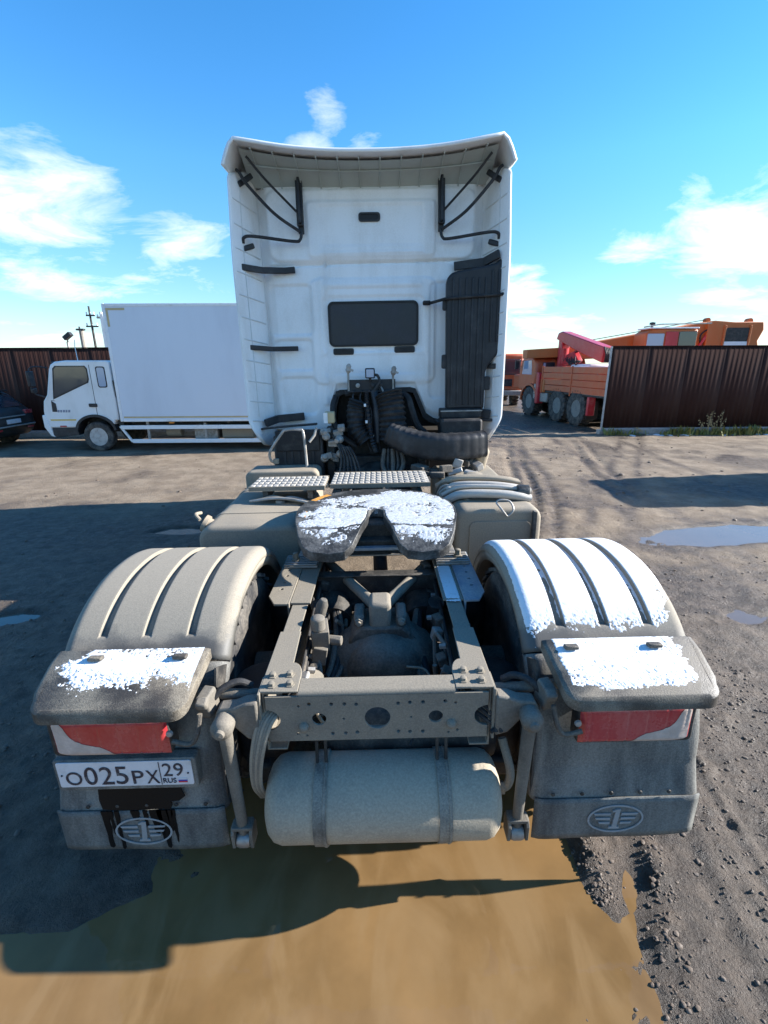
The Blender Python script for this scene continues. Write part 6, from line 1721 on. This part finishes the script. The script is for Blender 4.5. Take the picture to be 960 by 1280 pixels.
fbx('red_outrigger', M['red'], 4.42, 4.66, -0.22, 0.05, 0.55, 1.75, 0.03)
fbx('red_outrigger', M['red'], 4.42, 4.66, -2.4, -2.18, 0.55, 1.75, 0.03)
fbx('outrigger_beam', M['red'], 4.42, 4.66, -2.18, -0.22, 0.92, 1.16, 0.02)
fbx('mud_flap', M['black'], 0.95, 0.97, -0.42, -0.02, 0.28, 0.9, 0.004)
# cab
mb = MB()
cp = [(5.0, 0.98), (6.55, 0.98), (6.60, 1.62), (6.40, 2.22), (6.25, 2.33), (6.0, 2.37), (5.35, 2.36), (5.12, 2.28), (5.0, 2.05)]
mb.plate([(x, z) for x, z in cp], -2.30, -0.08, 'xz'); cabo = mb.build('cab', M['orange'], F, bevel=0.10, seg=4)
mb = MB(); mb.plate(rect(-0.62, 2.02, 0.50, 0.24, 0.04), 4.965, 5.02, 'yz', fn=lambda a, b_, d: (d, a, b_)); mb.build('rear_window', M['glass'], cabo)
mb = MB(); mb.plate(rect(-0.42, 2.02, 0.10, 0.19, 0.02), 4.955, 4.97, 'yz', fn=lambda a, b_, d: (d, a, b_)); mb.build('window_glint', M['glass_sky'], cabo)  # pale plate laid on the window as a painted glint
side = [(5.35, 1.65), (6.25, 1.65), (6.15, 2.2), (5.4, 2.22)]
mb = MB(); mb.plate(side, -0.07, -0.12, 'xz'); mb.build('door_window', M['glass_sky'], cabo, bevel=0.01)
mb = MB(); mb.b(6.55, 7.8, -2.0, -0.38, 0.98, 1.62); mb.build('bonnet', M['orange'], F, bevel=0.08)
mb = MB(); mb.plate([(5.32 + 0.80*math.cos(rad(a)), 0.59 + 0.72*math.sin(rad(a))) for a in range(0, 181, 12)] + [(5.32 + 0.70*math.cos(rad(a)), 0.59 + 0.64*math.sin(rad(a))) for a in range(180, -1, -12)], -0.48, 0.02, 'xz'); mb.build('front_mudguard', M['orange'], F)
fbx('cab_step', M['zinc'], 4.72, 4.90, -0.40, 0.0, 0.72, 1.30, 0.02)
mb = MB(); mb.box(6.35, 0.14, 2.05, 0.08, 0.16, 0.36); mb.tube([(6.3, -0.1, 2.2), (6.35, 0.14, 2.2)], 0.015, 6); mb.build('mirror', M['black'], F, bevel=0.02)
# loader crane
mb = MB(); mb.lathe([(0.28, 0.0), (0.28, 0.12), (0.20, 0.16), (0.18, 1.0), (0.20, 1.02), (0.20, 1.6)], (4.54, -0.95, 1.05), (0, 0, 1), 16); col_ = mb.build('crane_column', M['red'], F, angle=40)
fbx('crane_base', M['red'], 4.30, 4.78, -1.5, -0.5, 1.0, 1.22, 0.03)
mb = MB(); mb.b(4.40, 4.68, -1.12, -0.78, 2.0, 3.05); mb.build('crane_mast', M['red'], F, bevel=0.03)
mb = MB(); mb.plate([(4.85, 3.02), (4.72, 3.24), (4.45, 3.28), (1.6, 2.62), (1.6, 2.10), (3.2, 2.50), (4.35, 2.86)], -1.14, -0.76, 'xz'); mb.build('crane_boom', M['red'], F, bevel=0.03)
mb = MB(); mb.tube([(4.35, -0.95, 2.2), (3.6, -0.95, 2.50)], 0.07, 12); mb.tube([(3.9, -0.95, 2.38), (3.1, -0.95, 2.68)], 0.045, 12); mb.build('lift_cylinder', M['grime'], F)
mb = MB(); mb.plate([(4.30, 2.05), (4.05, 2.42), (3.55, 2.52), (3.2, 2.2), (3.3, 2.05)], -1.02, -0.82, 'xz'); mb.build('crane_linkage', M['red'], F, bevel=0.02)
for k in range(8):
    mb = MB(); a = rad(k*23); mb.tube([(3.9-0.09*k, -0.72-0.02*(k % 3), 2.28+0.04*math.sin(k*2.0)), (3.75-0.09*k, -0.70, 2.10+0.06*math.cos(k*1.3)), (3.5-0.09*k, -0.74, 2.18)], 0.022, 6, 4); mb.build('crane_hose', M['rubber'], F)
for k in range(6):
    mb = MB(); mb.tube([(1.58, -0.78-0.06*k, 2.62-0.02*k), (1.45, -0.78-.06*k, 2.4), (1.5, -0.8-.05*k, 2.12)], 0.024, 6, 4); mb.build('hose_bundle', M['rubber'], F)
fbx('load_tarp', M['trim_white'], 2.2, 3.5, -1.7, -0.7, 1.75, 2.06, 0.08)
fbx('snow_remnant', M['snow'], -0.35, -0.12, -0.35, 0.0, 0.92, 1.0, 0.03)

# ------------------------------------------------------------------ second orange lorry, nose on, mostly behind the white cab
so = empty('orange_truck', (6.05, 24.5, 0), (0, 0, rad(-6)))
tag(so, 'orange lorry facing the camera, only a sliver showing left of the flatbed', 'truck')
def sob(name, m, x0, x1, y0, y1, z0, z1, bev=0.02, parent=None):
    mb = MB(); mb.b(x0, x1, y0, y1, z0, z1); return mb.build(name, m, parent or so, bevel=bev)
cs = sob('cab', M['orange'], -1.2, 1.2, 0.0, 2.0, 0.75, 2.55, 0.12)
sob('windscreen', M['glass'], -1.05, 1.05, -0.02, 0.05, 1.55, 2.30, 0.02, cs)
sob('grille', M['black'], -0.7, 0.7, -0.03, 0.05, 1.0, 1.35, 0.02, cs)
sob('bumper', M['zinc'], -1.22, 1.22, -0.15, 0.1, 0.55, 0.80, 0.03, cs)
for s in (-1, 1):
    sob('headlight', M['glass_sky'], s*0.95-0.12, s*0.95+0.12, -0.04, 0.05, 1.0, 1.2, 0.02, cs)
    sob('mirror', M['black'], s*1.38-0.1, s*1.38+0.1, 0.1, 0.2, 1.7, 2.2, 0.02, cs)
    for y in (1.0, 4.4): make_wheel(so, (s*1.0, y, 0.55), 0.55, 0.34, (s, 0, 0), M['rim_dirty'], 0.28, lugs=20, lug_h=0.02)
sob('load_body', M['orange'], -1.2, 1.2, 2.2, 6.5, 1.1, 2.1, 0.04)
sob('chassis', M['grime'], -0.5, 0.5, 0.2, 6.3, 0.7, 1.0, 0.02)

# ------------------------------------------------------------------ orange mobile crane behind the fence
mc = empty('mobile_crane', (12.0, 20.3, 0)); OFFS[mc.name] = {'base': (-12.0, -20.3, 0)}
tag(mc, 'orange mobile crane with its boom lowered, rising above the right fence', 'crane')
def mcp(poly, name, m, d0, d1, bev=0.02, parent=None):
    mb = MB(); mb.plate(poly, d0, d1, 'xz'); return mb.build(name, m, parent or mc, bevel=bev)
boom = mcp([(7.6, 2.22), (13.1, 2.45), (13.1, 3.58), (12.9, 3.62), (8.4, 2.86), (7.6, 2.72)], 'boom', M['orange_crane'], 19.75, 20.55, 0.03)
mcp([(6.0, 2.28), (9.2, 2.40), (9.2, 2.80), (6.0, 2.62)], 'boom_extension', M['orange_crane'], 19.85, 20.45, 0.02, boom)
mcp([(12.95, 1.7), (15.05, 1.7), (15.12, 2.6), (15.02, 2.9), (15.18, 3.3), (15.12, 3.62), (14.0, 3.60), (13.2, 3.66), (12.95, 3.60)], 'boom_root', M['orange_crane'], 19.6, 20.7, 0.03, boom)
mcp(rect(14.12, 3.13, 0.92, 0.52, 0.03), 'root_opening', M['grime'], 19.57, 19.62, 0.005, boom)
mcp(rect(14.12, 2.80, 0.92, 0.16, 0.02), 'root_sill', M['trim_white'], 19.56, 19.62, 0.005, boom)
for x in (13.62, 14.62):
    mcp(rect(x, 3.1, 0.07, 0.75, 0.01), 'stiffener', M['orange_crane'], 19.54, 19.61, 0.01, boom)
mb = MB(); mb.tube([(11.9, 19.72, 2.5), (12.6, 19.70, 3.15)], 0.05, 10); mb.tube([(12.6, 19.7, 2.4), (13.1, 19.68, 3.3)], 0.06, 10); mb.build('boom_stay', M['red'], boom)
mb = MB(); mb.tube([(12.9, 19.72, 2.6), (12.75, 19.68, 3.1), (13.05, 19.66, 3.35), (13.5, 19.64, 3.38)], 0.03, 8, 5); mb.build('boom_hose', M['rubber'], boom)
opc = mcp([(9.95, 1.4), (11.95, 1.4), (11.95, 3.28), (10.25, 3.30), (10.02, 3.15)], 'operator_cab', M['orange_crane'], 18.6, 19.5, 0.05)
mcp(rect(10.38, 2.86, 0.62, 0.54, 0.03), 'cab_window', M['glass_sky'], 18.57, 18.63, 0.01, opc)
mcp(rect(10.98, 2.90, 0.46, 0.60, 0.02), 'red_door_panel', M['red'], 18.56, 18.63, 0.01, opc)
mcp(rect(11.58, 2.92, 0.66, 0.56, 0.03), 'cab_window', M['glass'], 18.57, 18.63, 0.01, opc)
mcp(rect(11.05, 3.325, 1.8, 0.05, 0.02), 'cab_roof', M['trim_white'], 18.55, 19.55, 0.01, opc)
mb = MB(); mb.cyl((10.35, 18.9, 3.33), (10.35, 18.9, 3.55), 0.05, 8); mb.box(10.35, 18.9, 3.5, 0.16, 0.12, 0.08); mb.build('beacon', M['black'], opc)
mb = MB(); mb.tube([(10.0, 18.8, 3.37), (10.6, 18.8, 3.47), (12.6, 18.9, 3.50)], 0.025, 6); mb.build('cab_handrail', M['zinc'], opc)
mb = MB(); mb.tube([(8.6, 20.1, 2.98), (13.2, 20.1, 3.74)], 0.014, 6); mb.build('hoist_rope', M['grime'], boom)
mb = MB(); mb.lathe([(0.10, 0), (0.10, 0.2)], (13.2, 20.05, 3.70), (0, 1, 0), 12); mb.lathe([(0.12, 0), (0.12, 0.2)], (14.9, 20.05, 3.66), (0, 1, 0), 12); mb.build('rope_sheave', M['orange_crane'], boom)
mcp([(6.5, 1.0), (18.5, 1.0), (18.5, 1.5), (6.5, 1.5)], 'carrier_deck', M['orange_crane'], 19.0, 21.4, 0.03)
mcp([(15.05, 1.5), (17.6, 1.5), (17.6, 2.62), (15.25, 2.72)], 'counterweight', M['orange_crane'], 19.3, 21.1, 0.04)
for x in (7.6, 9.0, 14.5, 15.9, 17.3):
    for y, s in ((19.25, -1), (21.15, 1)):
        make_wheel(mc, (x, y, 0.58), 0.58, 0.40, (0, s, 0), M['rim_dirty'], 0.30)

# ------------------------------------------------------------------ poles far behind the left fence
def pole(name, label, x, y, h, r0, r1, m, fn=None, group='poles behind the left fence'):
    ro = empty(name, (x, y, 0)); tag(ro, label, 'pole', group)
    mb = MB(); mb.tube([(0, 0, 0), (-0.004*h, 0, h)], [r0, r1], 10); mb.build('shaft', M[m], ro)
    if fn: fn(ro)
    return ro
def p1(ro):
    mb = MB(); mb.box(-0.05, 0, 4.15, 0.45, 0.25, 0.10); mb.cyl((-0.1, 0, 4.15), (-0.1, 0, 4.32), 0.05, 8); mb.build('lamp_head', M['black'], ro, bevel=0.02)
pole('lamp_post', 'stout pale post with a small dark lamp on top, above the left fence', -17.6, 30.3, 4.2, 0.17, 0.13, 'pole_wood', p1)
def p2(ro):
    for z, w in ((4.9, 0.5), (4.3, 0.7)):
        mb = MB(); mb.b(-w/2, w/2, -0.04, 0.04, z-0.04, z+0.04); arm = mb.build('cross_arm', M['grime'], ro)
        for k in (-1, 0, 1):
            mb = MB(); mb.lathe([(0.03, 0), (0.045, 0.04), (0.03, 0.10), (0.04, 0.14), (0.0, 0.16)], (k*w*0.42, 0, z+0.04), (0, 0, 1), 8); mb.build('insulator', M['trim_white'], arm)
pole('utility_pole', 'thin dark pole with two short cross arms between the pale posts', -16.75, 30.0, 5.4, 0.09, 0.05, 'grime', p2)
def p3(ro):
    mb = MB(); mb.tube([(0.55, 0, 0), (0.05, 0, 5.0)], [0.12, 0.09], 10); mb.build('brace_post', M['trim_white'], ro)
    mb = MB(); mb.b(-0.3, 0.3, -0.05, 0.05, 4.75, 4.85); arm = mb.build('cross_arm', M['zinc'], ro)
    for k in (-1, 1):
        mb = MB(); mb.lathe([(0.03, 0), (0.05, 0.05), (0.03, 0.12), (0.0, 0.16)], (k*0.25, 0, 4.85), (0, 0, 1), 8); mb.build('insulator', M['trim_white'], arm)
pole('utility_pole', 'white braced concrete pole shaped like an A beside the box lorry roof', -16.2, 30.2, 5.1, 0.13, 0.10, 'trim_white', p3)
def p4(ro):
    mb = MB(); mb.tube([(0, 0, 2.78), (0.06, -0.1, 2.9)], 0.02, 6); mb.box(0.12, -0.15, 2.95, 0.26, 0.16, 0.12, (0, -35, 0)); mb.build('lamp_head', M['black'], ro, bevel=0.02)
pole('lamp_post', 'slim post with a tilted dark floodlight above the cab of the box lorry', -9.42, 15.4, 2.80, 0.035, 0.03, 'zinc', p4)

# ------------------------------------------------------------------ van outside the frame on the right whose shadow crosses the yard
vn = empty('delivery_van', (11.3, 8.35, 0))
tag(vn, 'grey delivery van standing outside the frame on the right, known by its shadow', 'van')
mb = MB(); mb.plate([(-2.3, 0.45), (2.9, 0.45), (2.9, 1.25), (2.2, 1.45), (1.5, 2.25), (1.1, 2.45), (-2.1, 2.50), (-2.3, 2.3)], -0.95, 0.85, 'xz'); vb = mb.build('body', M['van_white'], vn, bevel=0.08, seg=3)
mb = MB(); mb.plate([(1.35, 1.45), (2.05, 1.45), (1.5, 2.10), (1.35, 2.10)], -0.96, -0.90, 'xz'); mb.build('door_window', M['glass'], vb)
for x in (-1.5, 1.9):
    for s in (-1, 1): make_wheel(vn, (x, s*0.78 - 0.05, 0.36), 0.36, 0.23, (0, s, 0), M['rim'], 0.22)

# ------------------------------------------------------------------ weeds and old snow along the fence foot
rw = np.random.RandomState(8)
mb = MB()
for k in range(2600):
    x = 6.9 + rw.rand()**0.9*8.5; y = 14.48 - abs(rw.normal(0, 0.16)); dens_ = vnoise(x, 0, 1.3, 7)
    if rw.rand() > 0.55 + 0.6*dens_: continue
    h = (0.06 + 0.18*rw.rand()**1.6)*(1 + 0.5*dens_); a = rw.rand()*6.28; l = rw.uniform(0.2, 0.9)*h; w = rw.uniform(0.008, 0.024)
    dx, dy = math.cos(a), math.sin(a)
    mb.add([(x - dy*w, y + dx*w, -0.01), (x + dy*w, y - dx*w, -0.01), (x + dx*l*0.5 + dy*w, y + dy*l*0.5 - dx*w, h*0.65), (x + dx*l*0.5 - dy*w, y + dy*l*0.5 + dx*w, h*0.65), (x + dx*l, y + dy*l, h)], [(0, 1, 2, 3), (3, 2, 4)])
o = mb.build('weeds', M['leaf']); tag(o, 'low yellow-green weeds growing along the foot of the right fence', 'weeds', kind='stuff')
mb = MB()
for x0, n_, hh in ((10.25, 9, 0.75), (13.0, 12, 0.40), (10.0, 5, 0.5), (8.1, 4, 0.25)):
    for k in range(n_):
        x = x0 + rw.normal(0, 0.10); y = 14.40 + rw.normal(0, 0.04); h = hh*rw.uniform(0.5, 1.0); lx = rw.normal(0, 0.10)
        mb.tube([(x, y, 0), (x + lx*0.4, y, h*0.6), (x+lx, y-0.02, h)], [0.006, 0.005, 0.003], 4)
        for q in range(5):
            z = h*(0.4 + 0.12*q); mb.box(x + lx*z/h + rw.normal(0, 0.03), y - 0.01, z, 0.035, 0.02, 0.02, (rw.uniform(0, 90), rw.uniform(0, 90), 0))
o = mb.build('dry_stalks', M['straw']); tag(o, 'dry seed stalks standing against the right fence', 'weeds', kind='stuff')
sv2 = MB()
for k in range(26):
    x = 7.6 + rw.rand()*6; y = 14.28 - abs(rw.normal(0, 0.10)); r = rw.uniform(0.02, 0.07)
    sv2.lathe([(0.0, -0.02), (r, -0.01), (r*1.5, 0.006), (r*0.9, r*0.35), (0.0, r*0.42)], (x, y, float(ground_h(x, y)) + 0.004), (rw.normal(0, .1), rw.normal(0, .1), 1), 9)
o = sv2.build('old_snow', M['snow'], angle=70); tag(o, 'scraps of old snow among the weeds at the right fence', 'snow', kind='stuff')
